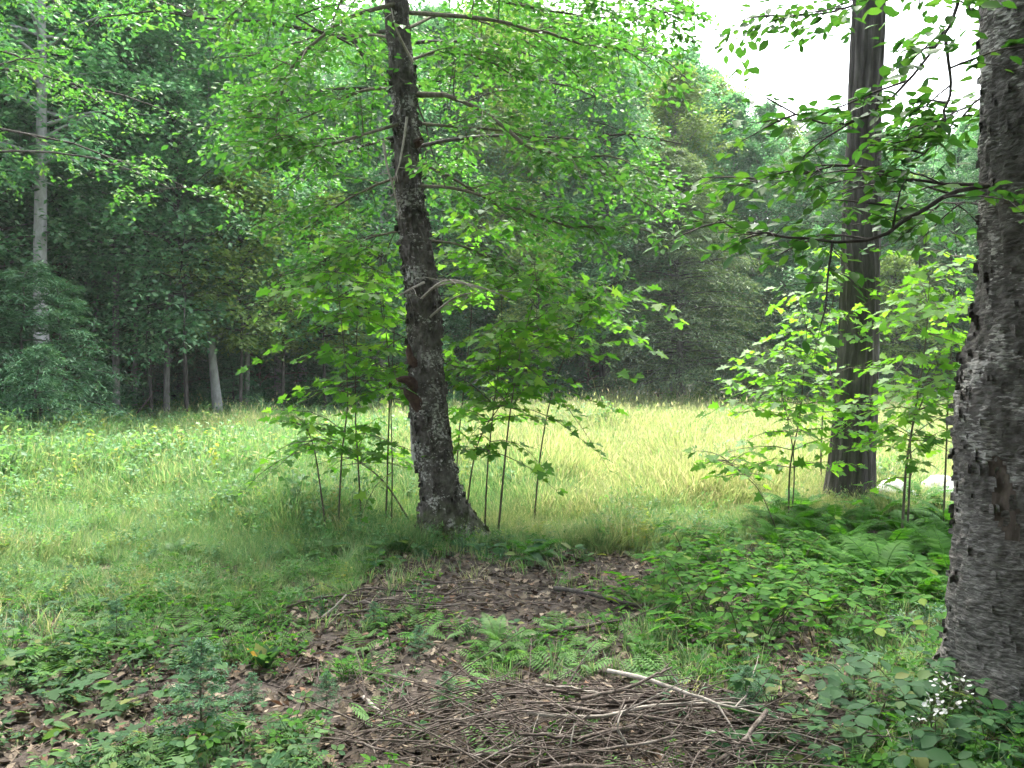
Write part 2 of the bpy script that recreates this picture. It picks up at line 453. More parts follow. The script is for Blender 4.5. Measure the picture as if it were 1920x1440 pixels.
def make_ground():
    near = np.arange(-9, 9.01, .12)
    side = np.geomspace(9.2, 420, 34)
    xs = np.concatenate([-side[::-1], near, side])
    ys = np.concatenate([-np.geomspace(.4, 60, 14)[::-1], np.arange(0, 14, .12), np.geomspace(14.1, 700, 60)])
    gx, gy = np.meshgrid(xs, ys)
    gz = ground_z(gx, gy)
    V = np.stack([gx, gy, gz], -1).reshape(-1, 3)
    nx = len(xs)
    i = np.arange(len(ys) - 1)[:, None] * nx; j = np.arange(nx - 1)[None]
    Fq = np.stack([i + j, i + j + 1, i + nx + j + 1, i + nx + j], -1).reshape(-1, 4)
    g = Geo(); g.add(V, Fq)
    me = g.mesh('ground', ground_material())
    a = me.attributes.new('meadow', 'FLOAT', 'POINT')
    a.data.foreach_set('value', meadow_mask(V[:, 0], V[:, 1]).astype(np.float32))
    link('ground', me, kind='structure')


make_ground()


# ------------------------------------------------------------------ scatter of uncountable stuff (geometry nodes)
def scatter(name, label, variants, pts, rot, scl, idx):
    col = bpy.data.collections.new(name + '_sources')
    for k, me in enumerate(variants):
        o = bpy.data.objects.new('%s_source_%02d' % (name, k), me)
        col.objects.link(o)
    me = bpy.data.meshes.new(name)
    n = len(pts)
    me.vertices.add(n); me.vertices.foreach_set('co', np.asarray(pts, np.float32).ravel())
    a = me.attributes.new('rot', 'FLOAT_VECTOR', 'POINT'); a.data.foreach_set('vector', np.asarray(rot, np.float32).ravel())
    a = me.attributes.new('scl', 'FLOAT', 'POINT'); a.data.foreach_set('value', np.asarray(scl, np.float32).ravel())
    a = me.attributes.new('idx', 'INT', 'POINT'); a.data.foreach_set('value', np.asarray(idx, np.int32).ravel())
    ob = link(name, me, kind='stuff')
    ob['label'] = label
    ng = bpy.data.node_groups.new(name + '_scatter', 'GeometryNodeTree')
    ng.interface.new_socket('Geometry', in_out='INPUT', socket_type='NodeSocketGeometry')
    ng.interface.new_socket('Geometry', in_out='OUTPUT', socket_type='NodeSocketGeometry')
    gi = ng.nodes.new('NodeGroupInput'); go = ng.nodes.new('NodeGroupOutput')
    ci = ng.nodes.new('GeometryNodeCollectionInfo'); ci.inputs['Collection'].default_value = col
    ci.inputs['Separate Children'].default_value = True; ci.inputs['Reset Children'].default_value = True
    ip = ng.nodes.new('GeometryNodeInstanceOnPoints'); ip.inputs['Pick Instance'].default_value = True

    def attr(nm, t):
        q = ng.nodes.new('GeometryNodeInputNamedAttribute'); q.data_type = t; q.inputs['Name'].default_value = nm
        return next(s for s in q.outputs if s.enabled and s.name == 'Attribute')
    er = ng.nodes.new('FunctionNodeEulerToRotation')
    ng.links.new(attr('rot', 'FLOAT_VECTOR'), er.inputs[0])
    ng.links.new(gi.outputs[0], ip.inputs['Points']); ng.links.new(ci.outputs[0], ip.inputs['Instance'])
    ng.links.new(attr('idx', 'INT'), ip.inputs['Instance Index']); ng.links.new(er.outputs[0], ip.inputs['Rotation'])
    ng.links.new(attr('scl', 'FLOAT'), ip.inputs['Scale']); ng.links.new(ip.outputs[0], go.inputs[0])
    md = ob.modifiers.new('scatter', 'NODES'); md.node_group = ng
    return ob


def grass_tuft(n, h, spread, mat, wid=.006, seed=0, heads=0):
    r = np.random.default_rng(seed)
    g = Geo()
    az = r.uniform(0, 2 * math.pi, n); d = spread * np.sqrt(r.uniform(0, 1, n))
    base = np.stack([np.cos(az) * d, np.sin(az) * d, np.full(n, -.02)], -1)
    az2 = az + r.normal(0, .9, n)
    out = np.stack([np.cos(az2), np.sin(az2), np.zeros(n)], -1)
    hh = h * r.uniform(.55, 1.1, n); lean = r.uniform(.1, .75, n) * hh
    side = np.stack([-np.sin(az2), np.cos(az2), np.zeros(n)], -1)
    rows = []
    for t, w in ((0, .8), (.4, 1), (.75, .7), (1, .08)):
        c = base + out * (lean * t ** 2)[:, None] + np.array([0, 0, 1.0]) * (hh * (t - .18 * t * t))[:, None]
        rows.append(c - side * wid * w); rows.append(c + side * wid * w)
    V = np.stack(rows, 1)
    q = np.array([[0, 1, 3, 2], [2, 3, 5, 4], [4, 5, 7, 6]])
    g.add(V.reshape(-1, 3), (q[None] + (np.arange(n) * 8)[:, None, None]).reshape(-1, 4))
    if heads:
        k = r.choice(n, heads, replace=False)
        top = (V[k, 6] + V[k, 7]) / 2
        add_leaves(g, NEED, top - np.array([0, 0, .02]), unit(out[k] * .35 + np.array([0, 0, 1])), side[k] + r.normal(0, .2, (heads, 3)), r.uniform(.05, .085, heads))
    return g.mesh('grass_tuft', mat, smooth=True)


def weed_clump(seed, mat, h):
    r = np.random.default_rng(seed + 40); g = Geo()
    for i in range(7):
        a = r.uniform(0, 6.28); hh = h * r.uniform(.6, 1.1); b = r.normal(0, .07, 2); ln = r.uniform(0, .16)
        st = np.array([[b[0] + math.cos(a) * ln * t * t, b[1] + math.sin(a) * ln * t * t, hh * t] for t in (0, .5, 1)])
        tube(g, st, [.003, .0025, .001], 3)
        k = 11; u = r.uniform(.15, 1, k); p = np.stack([np.interp(u, [0, .5, 1], st[:, c]) for c in range(3)], -1)
        az = np.arange(k) * 2.4; d = np.stack([np.cos(az), np.sin(az), r.uniform(-.1, .6, k)], -1)
        add_leaves(g, DIAM, p, d, np.array([0, 0, 1]) + r.normal(0, .3, (k, 3)), .085 * r.uniform(.5, 1.2, k) * (1.2 - .5 * u))
    return g.mesh('weed_clump', mat)


def make_grass():
    var = [grass_tuft(34, .40, .15, M['grass'], .0032, 1), grass_tuft(38, .32, .16, M['grass'], .004, 2), grass_tuft(30, .52, .15, M['grass'], .003, 3, 5),
           grass_tuft(34, .40, .15, M['grass_straw'], .0032, 4), grass_tuft(34, .48, .15, M['grass_straw'], .003, 5, 7), grass_tuft(30, .55, .16, M['grass_straw'], .0028, 6, 8),
           weed_clump(1, M['weed'], .42), weed_clump(2, M['weed'], .55), weed_clump(3, M['weed_yellow'], .45), grass_tuft(9, .95, .12, M['grass_straw'], .004, 9, 7)]
    n = 190000
    Y = 5.5 + 31 * rng.uniform(0, 1, n) ** 0.85
    x = rng.uniform(-.74, .74, n) * Y
    keep = rng.uniform(0, 1, n) < (meadow_mask(x, Y) > .25) * np.clip(13 / Y, .35, 1)
    # thin fringe of grass running into the forest floor on the left
    fr = (Y < floor_edge(x)) & (Y > floor_edge(x) - 1.3) & (x < -1.2) & (rng.uniform(0, 1, n) < .55)
    keep = keep | fr
    x, Y = x[keep], Y[keep]; n = len(x)
    px = 960 + x / Y * F
    big = fbm(x * .30, Y * .30, 0, 40, 3); mid_ = fbm(x * 1.1, Y * 1.1, 0, 44, 2)
    straw = .5 + .55 * np.tanh((px - 850) / 230) + 1.6 * big + .8 * mid_ - .08 + .35 * ((Y > 22) & (px > 1050)) - .3 * np.exp(-((Y - 8) / 2) ** 2)
    is_s = rng.uniform(0, 1, n) < np.clip(straw, .03, .92)
    idx = np.where(is_s, rng.integers(3, 6, n), rng.integers(0, 3, n))
    weed = .05 + .35 * np.clip((800 - px) / 500, 0, 1) + .55 * fbm(x * .7, Y * .7, 0, 47, 3)
    edge = (tree_edge(px) - Y) < 2.6
    weed = np.where(edge, weed + .45, weed)
    w_ = rng.uniform(0, 1, n) < np.clip(weed, 0, .75) * .40
    idx = np.where(w_, rng.integers(6, 9, n), idx)
    tallp = edge & (px > 1080) & (rng.uniform(0, 1, n) < .12)
    idx = np.where(tallp, 9, idx)
    low = np.clip((Y - floor_edge(x)) / 2.0, .5, 1)
    s = rng.uniform(.55, 1.25, n) * low * (1 + 1.0 * fbm(x * .45, Y * .45, 0, 70, 3) + .45 * mid_) * np.where(edge, 1.15, 1)
    rot = np.stack([rng.normal(0, .25, n), rng.normal(0, .25, n), rng.uniform(0, 6.28, n)], -1)
    scatter('meadow_grass', 'tall green and straw coloured grass filling the sunlit meadow', var, np.stack([x, Y, ground_z(x, Y)], -1), rot, s, idx)


make_grass()


def herb_var(seed, n, size, h, tpl, mat):
    r = np.random.default_rng(seed); g = Geo()
    az = r.uniform(0, 6.28, n); rad = r.uniform(.01, .09, n)
    p = np.stack([np.cos(az) * rad, np.sin(az) * rad, r.uniform(.2, 1, n) * h], -1)
    d = np.stack([np.cos(az), np.sin(az), r.uniform(-.3, .5, n)], -1)
    add_leaves(g, tpl, p, d, np.array([0, 0, 1]) + r.normal(0, .35, (n, 3)), size * r.uniform(.6, 1.2, n))
    for i in range(0, n, 2):
        tube(g, [[0, 0, -.02], p[i] * [.6, .6, .6], p[i]], [.002, .0018, .001], 3)
    return g.mesh('herb', mat)


def fern_var(mat):
    g = Geo()
    r = np.random.default_rng(3)
    for i in range(5):
        a = i * 1.26 + r.normal(0, .2); u = np.linspace(.15, 1, 9)
        p = np.stack([np.cos(a) * .14 * u, np.sin(a) * .14 * u, .14 * u * (1.3 - .7 * u)], -1)
        for sg in (-1, 1):
            d = np.tile([-math.sin(a) * sg + .4 * math.cos(a), math.cos(a) * sg + .4 * math.sin(a), -.1], (9, 1))
            add_leaves(g, NEED, p, d, np.tile([0, 0, 1.0], (9, 1)), .06 * np.sin(u * 2.9 + .1) + .012)
    return g.mesh('fern_tuft', mat)


def make_undergrowth():
    var = [herb_var(1, 12, .045, .10, OVAL, M['herb']), herb_var(2, 9, .06, .14, TRIF, M['herb']), herb_var(3, 18, .032, .09, OVAL, M['herb']),
           fern_var(M['fern_pale']), herb_var(5, 8, .06, .18, TRIF, M['bramble']), grass_tuft(16, .24, .09, M['grass'], .003, 8), grass_tuft(14, .2, .10, M['grass_straw'], .0022, 18),
           herb_var(6, 40, .045, .14, NEED, M['fir'])]
    n = 24000
    Y = 2.6 + 7.2 * rng.uniform(0, 1, n) ** 1.2
    x = rng.uniform(-.80, .80, n) * Y
    px = 960 + x / Y * F
    dens = .05 + .26 * (px < 560) * np.clip((560 - px) / 250, 0, 1) + .35 * (px > 1200) + .55 * np.exp(-((x + .5) ** 2 + (Y - 7.9) ** 2) / 1.4)
    dens = dens + .9 * fbm(x * 1.3, Y * 1.3, 0, 55, 3)
    dens = np.where((px > 540) & (px < 1190), dens * .55, dens * .85)
    dens = dens + .7 * np.exp(-((x + .6) ** 2 / 1.6 + (Y - 7.6) ** 2 / .35))
    pile = ((x - .34) / 1.15) ** 2 + ((Y - 3.5) / .62) ** 2
    dens = np.where(pile < 1, .02, dens)
    dens = dens * np.clip((floor_edge(x) + 1.6 - Y) / 1.0, 0, 1) * np.clip(6.2 / Y, .5, 1.6)
    keep = rng.uniform(0, 1, n) < dens * .55
    x, Y = x[keep], Y[keep]; n = len(x)
    clump = fbm(x * .8, Y * .8, 0, 61, 2)
    idx = (np.floor((clump + .5) * 6 + rng.uniform(0, 3.6, n)).astype(int)) % 8
    rot = np.stack([rng.normal(0, .15, n), rng.normal(0, .15, n), rng.uniform(0, 6.28, n)], -1)
    scatter('undergrowth', 'mixed low green herbs and seedlings covering the shaded forest floor', var, np.stack([x, Y, ground_z(x, Y)], -1), rot, rng.uniform(.45, 1.1, n), idx)


make_undergrowth()


def make_litter():
    var = []
    for k in range(6):
        r = np.random.default_rng(k + 90)
        V, Fa = (OVAL if k % 2 else MAPLE)
        V = V.copy(); V[:, 2] = V[:, 2] * 2 + r.uniform(.15, .5) * (V[:, 0] - .5) ** 2 + r.uniform(-.2, .6) * V[:, 1] ** 2 + r.normal(0, .03, len(V))
        g = Geo(); g.add(V - np.array([.5, 0, 0]), Fa)
        var.append(g.mesh('dead_leaf', M['litter']))
    n = 42000
    Y = 2.5 + 6.2 * rng.uniform(0, 1, n) ** 1.25
    x = rng.uniform(-.82, .82, n) * Y
    keep = (Y < floor_edge(x) + .3) & (rng.uniform(0, 1, n) < .55 + .6 * fbm(x * 1.1, Y * 1.1, 0, 33, 3))
    x, Y = x[keep], Y[keep]; n = len(x)
    rot = np.stack([rng.normal(0, .35, n), rng.normal(0, .35, n), rng.uniform(0, 6.28, n)], -1)
    scatter('leaf_litter', 'brown curled dead leaves lying over the shaded forest floor', var, np.stack([x, Y, ground_z(x, Y) + rng.uniform(.004, .025, n)], -1), rot, rng.uniform(.03, .072, n), rng.integers(0, 6, n))


make_litter()


# ------------------------------------------------------------------ tree growing
def sprig(wood, lv, pts, n_tw, tw_len, n_lf, lsize, r, t0=.2, up=.5, tw_r=.004, flat=.25, droop=.15, taper=.4, sides=3, jit=.03):
    """leafy twigs set alternately along the polyline pts; leaves alternate along each twig"""
    pts = np.asarray(pts, float); m = len(pts)
    t = np.sort(r.uniform(t0, 1.0, n_tw)); t[-1] = 1
    fi = t * (m - 1); i0 = np.minimum(fi.astype(int), m - 2); fr = (fi - i0)[:, None]
    b = pts[i0] * (1 - fr) + pts[i0 + 1] * fr
    tg = unit(pts[i0 + 1] - pts[i0])
    hz = unit(np.cross(tg, [0, 0, 1.0]) + 1e-6)
    sg = np.where(np.arange(n_tw) % 2, 1.0, -1.0)
    ang = r.uniform(.5, 1.15, n_tw); ang[-1] = 0
    d = tg * np.cos(ang)[:, None] + hz * (np.sin(ang) * sg)[:, None]
    d[:, 2] += r.normal(0, flat, n_tw)
    d = unit(d)
    L = tw_len * r.uniform(.6, 1.25, n_tw) * (1 - taper * t)
    u = (np.arange(n_lf) + .5) / n_lf * np.ones((n_tw, 1)) + r.normal(0, .04, (n_tw, n_lf))
    p = b[:, None] + d[:, None] * (L[:, None] * u)[..., None]
    p[..., 2] -= droop * (L[:, None] * u ** 2)
    th = unit(np.cross(d, [0, 0, 1.0]) + 1e-6)
    s2 = np.where(np.arange(n_lf) % 2, 1.0, -1.0)[None, :, None] * np.where(r.uniform(0, 1, (n_tw, n_lf, 1)) < .15, -1, 1)
    xd = d[:, None] * .6 + th[:, None] * s2 * .8 + r.normal(0, .25, (n_tw, n_lf, 3))
    xd[..., 2] -= .22
    nr = np.array([0, 0, up]) + r.normal(0, .33, (n_tw, n_lf, 3)) + np.array([0, 0, .35])
    p = p + r.normal(0, jit, p.shape)
    lv.add(p, xd, nr, lsize * r.uniform(.65, 1.2, n_tw * n_lf))
    if wood is not None:
        for k in range(n_tw):
            q = b[k] + d[k] * (L[k] * np.array([0, .5, 1]))[:, None]
            q[:, 2] -= droop * L[k] * np.array([0, .25, 1])
            tube(wood, q, [tw_r, tw_r * .75, tw_r * .35], sides)
    return b, d, L


def arc(p0, az, el, L, r, n=7, sag=.25, wig=.06):
    t = np.linspace(0, 1, n)
    d = np.array([math.cos(az) * math.cos(el), math.sin(az) * math.cos(el), math.sin(el)])
    pts = p0 + d * (L * t)[:, None]
    pts[:, 2] -= sag * L * t ** 2
    w = np.cumsum(r.normal(0, wig * L / n, (n, 3)), 0) * t[:, None]
    return pts + w


def forest_tree(seed, H, cb, cr, n_l, n_tw, n_lf, ls, mat_leaf, mat_bark, tr=.16, kind='broad', tpl=DIAM, lean=0.0):
    r = np.random.default_rng(seed)
    wood, lv = Geo(), Leaves()
    zs = np.linspace(-.2, H * .97, 12)
    bend = np.cumsum(r.normal(0, .05, (12, 2)), 0) * np.linspace(0, 1.2, 12)[:, None]
    tp = np.stack([bend[:, 0] + lean * zs, bend[:, 1], zs], -1)
    tube(wood, spline(tp, 24), np.interp(np.linspace(0, 1, 24), [0, .06, 1], [tr * 1.35, tr, tr * .12]), 9)
    ga = r.uniform(0, 6.28)
    for i in range(n_l):
        f = (i + r.uniform(0, 1)) / n_l
        z = cb + (H * .96 - cb) * f
        if kind == 'broad':
            prof = (math.sin(math.pi * min(.98, .20 + .78 * f)) ** .6) * r.uniform(.55, 1.1)
            el = .1 + 1.0 * f + r.normal(0, .15); sag = .22
        else:
            prof = (1 - f) ** .6 * r.uniform(.65, 1.1) + .05
            el = .05 + .35 * f + r.normal(0, .07); sag = .26
        az = ga + i * 2.39996 + r.normal(0, .3)
        p0 = np.array([np.interp(z, tp[:, 2], tp[:, 0]), np.interp(z, tp[:, 2], tp[:, 1]), z])
        L = cr * prof
        pts = arc(p0, az, el, L, r, 6, sag, .12 if kind == 'broad' else .05)
        tube(wood, pts, np.linspace((.02 + .012 * L) * (1 if kind == 'broad' else .55), .004, 6), 4)
        if kind == 'broad':
            sprig(None, lv, pts, n_tw, .42 * L + .25, n_lf, ls, r, t0=.25, up=.35, flat=.45, droop=.2, jit=.10)
        else:
            sprig(None, lv, pts, n_tw, .42 * L + .1, n_lf, ls, r, t0=.06, up=.8, flat=.12, droop=.30, jit=.05)
    g = Geo(); add_leaves(g, tpl, *lv.get())
    return wood.mesh('trunk', mat_bark), g.mesh('crown', mat_leaf, smooth=False)


def proto_tree(name, meshes, label, cat='tree', group=None):
    t = thing(name, label, cat, (0, 0, 0), 0, group)
    kids = [link('trunk', meshes[0], t), link('crown', meshes[1], t)]
    return [t, kids, False]


def place(pr, label, x, y, rotz, scale, group=None):
    z = float(ground_z(x, y))
    if not pr[2]:
        pr[2] = True
        t = pr[0]
        t.location = (x, y, z); t.rotation_euler = (0, 0, rotz); t.scale = (scale,) * 3 if np.isscalar(scale) else scale
        t['label'] = label
        if group:
            t['group'] = group
        return t
    return copy_thing(pr[0], pr[1], label, (x, y, z), rotz, scale, group)


broad = [proto_tree('broadleaf_tree', forest_tree(100 + i, H, cb, cr, 110, 15, 20, .16, M[lm], M[bm], tr), 'tree') for i, (H, cb, cr, lm, bm, tr) in enumerate(
    [(16, 1.6, 3.6, 'forest', 'greybark', .15), (17, 2.2, 3.3, 'forest', 'palebark', .14), (15, 1.2, 3.8, 'forest_yellow', 'greybark', .15), (18, 3.4, 3.5, 'forest', 'darkbark', .17)])]
under = [proto_tree('understory_tree', forest_tree(150 + i, H, .3, cr, 56, 13, 15, .14, M[lm], M['brownbark'], .06), 'tree') for i, (H, cr, lm) in enumerate(
    [(7, 2.3, 'forest'), (5.5, 2.0, 'shrub')])]
midtree = [proto_tree('slender_beech', forest_tree(170 + i, H, 2.5, cr, 56, 12, 15, .15, M[lm], M['darkbark'], .055), 'tree') for i, (H, cr, lm) in enumerate([(8.5, 2.3, 'forest'), (7.5, 2.0, 'forest_yellow')])]
hemlock = [proto_tree('hemlock_tree', forest_tree(200 + i, H, cb, cr, 190, 22, 15, .19, M['hemlock'], M['darkbark'], .17, 'con', NEED), 'tree') for i, (H, cb, cr) in enumerate([(11.5, 1.3, 5.0), (16, 2.5, 3.6)])]
youngfir = [proto_tree('young_fir_tree', forest_tree(300 + i, H, .15, cr, 44, 14, 13, .15, M['fir'], M['darkbark'], .06, 'con', NEED), 'tree') for i, (H, cr) in enumerate([(4.2, 1.7), (3.2, 1.5)])]
tall = [proto_tree('tall_forest_tree', forest_tree(400 + i, H, cb, cr, 80, 13, 18, .17, M['forest'], M[bm], tr), 'tree') for i, (H, cb, cr, bm, tr) in enumerate(
    [(18, 6.2, 3.2, 'palebark', .20), (17, 5.5, 3.0, 'darkbark', .20), (17, 4.6, 2.8, 'greybark', .10)])]


def px_place(pr, label, px, Y, scale=1.0, group=None, rot=None):
    return place(pr, label, X(px, Y), Y, rng.uniform(0, 6.28) if rot is None else rot, scale, group)


# trees of the left woodland edge that can be told apart
px_place(tall[0], 'straight tree with a thick pale grey trunk rising behind the dark firs at far left', 78, 20.5, 1.0)
px_place(tall[1], 'rough dark trunked tree standing just behind the pale grey trunk', 112, 23.0, 1.05)
px_place(tall[2], 'slender grey stemmed tree between the pale trunk and the leaning birch', 218, 22.6)
px_place(tall[2], 'slim stemmed tree midway between the slender grey one and the leaning birch', 312, 23.6, .9)
px_place(tall[2], 'slim stemmed tree just right of the row of young firs', 176, 23.4, .85)
px_place(tall[2], 'slim stemmed tree just right of the leaning birch', 462, 25.2, .9)
px_place(tall[1], 'dim dark trunk close to the left border of the photo behind the firs', 38, 24, .8)
px_place(tall[2], 'thinnest stemmed tree close beside the slender grey one at the grass edge', 252, 24.2, .72)
px_place(tall[0], 'grey trunk deep in the woods just left of the flaky birch with maple saplings', 566, 31, .9)
px_place(broad[1], 'slim whitish trunked tree right of the leaning birch and behind shrubs', 521, 29, .95)

# leaning white-footed birch at the edge of the meadow
wood, lv = Geo(), Leaves()
r_ = np.random.default_rng(5)
bp = spline([[0, 0, -.2], [-.12, 0, 1.2], [-.25, .05, 2.4], [-.38, 0, 5], [-.3, .1, 9], [-.35, 0, 14]], 26)
tube(wood, bp, np.interp(np.linspace(0, 1, 26), [0, .05, 1], [.21, .16, .03]), 9)
for i in range(70):
    z = 2.6 + 11 * (i + r_.uniform()) / 70
    p0 = np.array([np.interp(z, bp[:, 2], bp[:, 0]), 0, z]); L = r_.uniform(1.2, 2.8)
    q = arc(p0, i * 2.4, .2 + .06 * z, L, r_, 6, .25, .1)
    tube(wood, q, np.linspace(.03, .006, 6), 4)
    sprig(None, lv, q, 12, .9, 16, .16, r_, up=.35, flat=.4, jit=.08)
g = Geo(); add_leaves(g, DIAM, *lv.get())
t = thing('leaning_birch', 'leaning birch with a blotchy white lower trunk at the left edge of the meadow', 'tree', (X(412, 24.0), 24.0, float(ground_z(X(412, 24), 24))))
link('trunk', wood.mesh('trunk', M['palebark']), t); link('crown', g.mesh('crown', M['forest'], False), t)

# hemlocks across the meadow, layered and dark
px_place(hemlock[0], 'broad dark hemlock with drooping layered boughs at the far side of the meadow', 1275, 33.0, .98)
px_place(broad[3], 'leafy tree partly hidden behind the maple saplings right of the flaky birch', 1130, 36, .9)
px_place(hemlock[1], 'shaded hemlock behind the meadow between the furrowed pine and the old birch', 1725, 35, .5)
px_place(hemlock[1], 'tall hemlock in the dark woods just left of the leaning birch', 330, 27.5, .95)
px_place(hemlock[1], 'hemlock filling the gap between leaning birch and slim whitish tree', 470, 31, 1.0)
px_place(broad[0], 'grey green tree rising just behind the right flank of the layered hemlock', 1430, 39, .86)
px_place(broad[2], 'tallest yellowish green tree against the white sky behind the meadow', 1255, 38, 1.06)
px_place(broad[2], 'rounded yellow green tree just left of the furrowed pine, below the open sky', 1500, 41, .88)
px_place(broad[1], 'grey green feathery tree crown left of the tallest yellowish tree', 1090, 39, 1.02)
px_place(broad[0], 'low bushy tree seen behind the furrowed pine', 1640, 37, .78)

# young firs along the left edge
for px, Y, s, k, lab in ((30, 17.3, 1.0, 0, 'bushy blue green fir touching the left border of the photo'),
                         (125, 18.3, .95, 0, 'blue green fir with spreading boughs below the pale grey trunk'),
                         (75, 16.6, .72, 1, 'lowest young fir in front of the others at far left'),
                         (-60, 16.8, 1.15, 1, 'young fir half outside the left border of the photo'),
                         (195, 20.6, .62, 1, 'small fir at the right end of the row of young firs'),
                         (445, 25.0, .85, 1, 'young fir right beside the white foot of the leaning birch'),
                         (345, 27.0, .7, 1, 'small shaded fir left of the leaning birch')):
    px_place(youngfir[k], lab, px, Y, s, 'young firs along the woodland edge')

# the rest of the wood, row behind row
taken = [(X(p, y), y) for p, y in ((78, 20.5), (112, 23), (222, 24.5), (412, 24), (1285, 34.5), (1130, 37), (1725, 35), (330, 27.5), (470, 31), (1450, 36), (1255, 38), (1500, 41), (1090, 39), (1640, 37), (566, 31), (521, 29))]
SKY = lambda px: np.interp(px, [560, 960, 1140, 1250, 1350, 1450, 1560, 1700, 1830, 2100], [40, 20, 70, 88, 150, 195, 220, 240, 228, 200])
KH = {0: 16, 1: 17, 2: 15, 3: 18}
WORDS = {0: 'full grey green tree', 1: 'grey green pale trunked tree', 2: 'yellowish green rounded tree', 3: 'high crowned dark trunked tree'}
n_back = 0
for tries in range(6000):
    Y = rng.uniform(20, 64); px = rng.uniform(-260, 2180)
    e = float(tree_edge(px))
    if Y < e + 2.5 or Y > e + 27:
        continue
    if px > 1150 and Y > 50:
        continue
    x = X(px, Y)
    if min((x - a) ** 2 + (Y - b) ** 2 for a, b in taken) < (2.6 ** 2 + (Y - e) * .12) * (1 if px < 1000 else .72):
        continue
    taken.append((x, Y))
    left = px < 1000
    k = int(rng.choice([0, 1, 2, 3], p=[.3, .25, .2, .25]))
    if px < 600:
        s = rng.uniform(.95, 1.2)
    else:
        s = (CAMZ + (700 - float(SKY(px))) / F * Y) / KH[k] * rng.uniform(.93, 1.05)
    if left:
        zone = 'behind the young firs at far left' if px < 190 else 'deep behind the leaning birch' if px < 470 else 'in woods seen left of the flaky birch' if px < 770 else 'in woods seen right of the flaky birch'
        lab = WORDS[k] + ' ' + zone; gp = 'trees of the woods, ' + lab
    else:
        zone = 'behind the left flank of the layered hemlock' if px < 1280 else 'between layered hemlock and furrowed pine' if px < 1590 else 'far off between furrowed pine and old birch' if px < 1850 else 'behind the old birch'
        lab = WORDS[k] + ' ' + zone; gp = 'trees behind the meadow, ' + lab
    place(broad[k], lab, x, Y, rng.uniform(0, 6.28), s, gp)
    n_back += 1
    if n_back >= 125:
        break
# low bushy trees filling the wood under the big crowns
for i in range(60):
    px = -160 + i * 38 + rng.uniform(-18, 18)
    Y = float(tree_edge(px)) + (rng.uniform(3.5, 7) if i % 2 else rng.uniform(7, 13))
    if 1120 < px < 1420 and Y < 41:
        Y += 7
    k = int(rng.integers(0, 2))
    where = 'among the firs at far left' if px < 190 else 'near the leaning birch' if px < 560 else 'in the woods behind the flaky birch' if px < 1000 else 'beside the layered hemlock' if px < 1560 else 'in the woods behind the furrowed pine'
    px_place(under[k], ('bushy green understory tree ', 'bushy blue green understory tree ')[k] + where, px, Y, rng.uniform(.75, 1.15), ('green', 'blue green')[k] + ' understory trees ' + where)


for px, Y, k, sc_, lab in ((285, 23.2, 0, .95, 'slender beech crowding the left side of the leaning birch'),
                          (352, 22.6, 0, 1.15, 'slender beech veiling the upper trunk of the leaning birch'), (450, 23.4, 1, 1.0, 'yellow green slender beech right of the leaning birch'),
                          (530, 25.5, 0, 1.1, 'slender beech standing before the slim whitish tree'), (610, 26.5, 1, 1.0, 'yellow green slender beech behind the leftmost maple saplings'),
                          (5, 21.0, 0, 1.1, 'slender beech at the left border above the firs'), (700, 28, 0, 1.0, 'slender beech hidden behind the maple saplings left of the flaky birch'),
                          (1010, 30.5, 1, .9, 'yellow green slender beech behind the saplings right of the flaky birch'), (1560, 34, 0, .9, 'slender beech behind the forked sapling'), (1680, 33, 1, .85, 'yellow green slender beech right of the furrowed pine across the meadow')):
    px_place(midtree[k], lab, px, Y, sc_)


# woodland-edge shrubs
def shrub_mesh(seed, h, rad, mat, n=26, ls=.12):
    r = np.random.default_rng(seed); wood, lv = Geo(), Leaves()
    for i in range(n):
        q = arc(np.array([r.normal(0, .12), r.normal(0, .12), -.05]), i * 2.4, r.uniform(.5, 1.4), r.uniform(.6, 1.05) * h, r, 6, .3, .15)
        q[:, :2] *= rad / h * 1.3
        tube(wood, q, np.linspace(.012, .004, 6), 3)
        sprig(None, lv, q, 9, .45 * h ** .5, 10, ls, r, t0=.15, up=.5, flat=.3, jit=.05)
    g = Geo(); add_leaves(g, DIAM, *lv.get())
    return wood.mesh('stems', M['twig']), g.mesh('foliage', mat, False)


shrubs = []
for i, (h, rd, mt) in enumerate([(1.7, 1.1, 'shrub'), (2.4, 1.3, 'shrub'), (1.2, 1.0, 'bramble')]):
    w_, f_ = shrub_mesh(500 + i, h, rd, M[mt])
    t = thing('woodland_shrub', 'shrub', 'shrub', (0, 0, 0))
    shrubs.append([t, [link('stems', w_, t), link('foliage', f_, t)], False])
for i in range(64):
    px = -120 + i * 34 + rng.uniform(-14, 14)
    Y = float(tree_edge(px)) + rng.uniform(.6, 3.2)
    dark = 1130 < px < 1440
    if dark and rng.uniform() < .6:
        continue
    k = int(rng.integers(0, 3)) if not dark else 2
    side = 'under the trees left of the clearing' if px < 760 else 'along the far edge of the meadow'
    lab = {0: 'rounded dark blue green shrub ', 1: 'tall loose blue green shrub ', 2: 'low bright green shrub '}[k] + side
    px_place(shrubs[k], lab, px, Y, rng.uniform(.75, 1.2), 'shrubs ' + side)


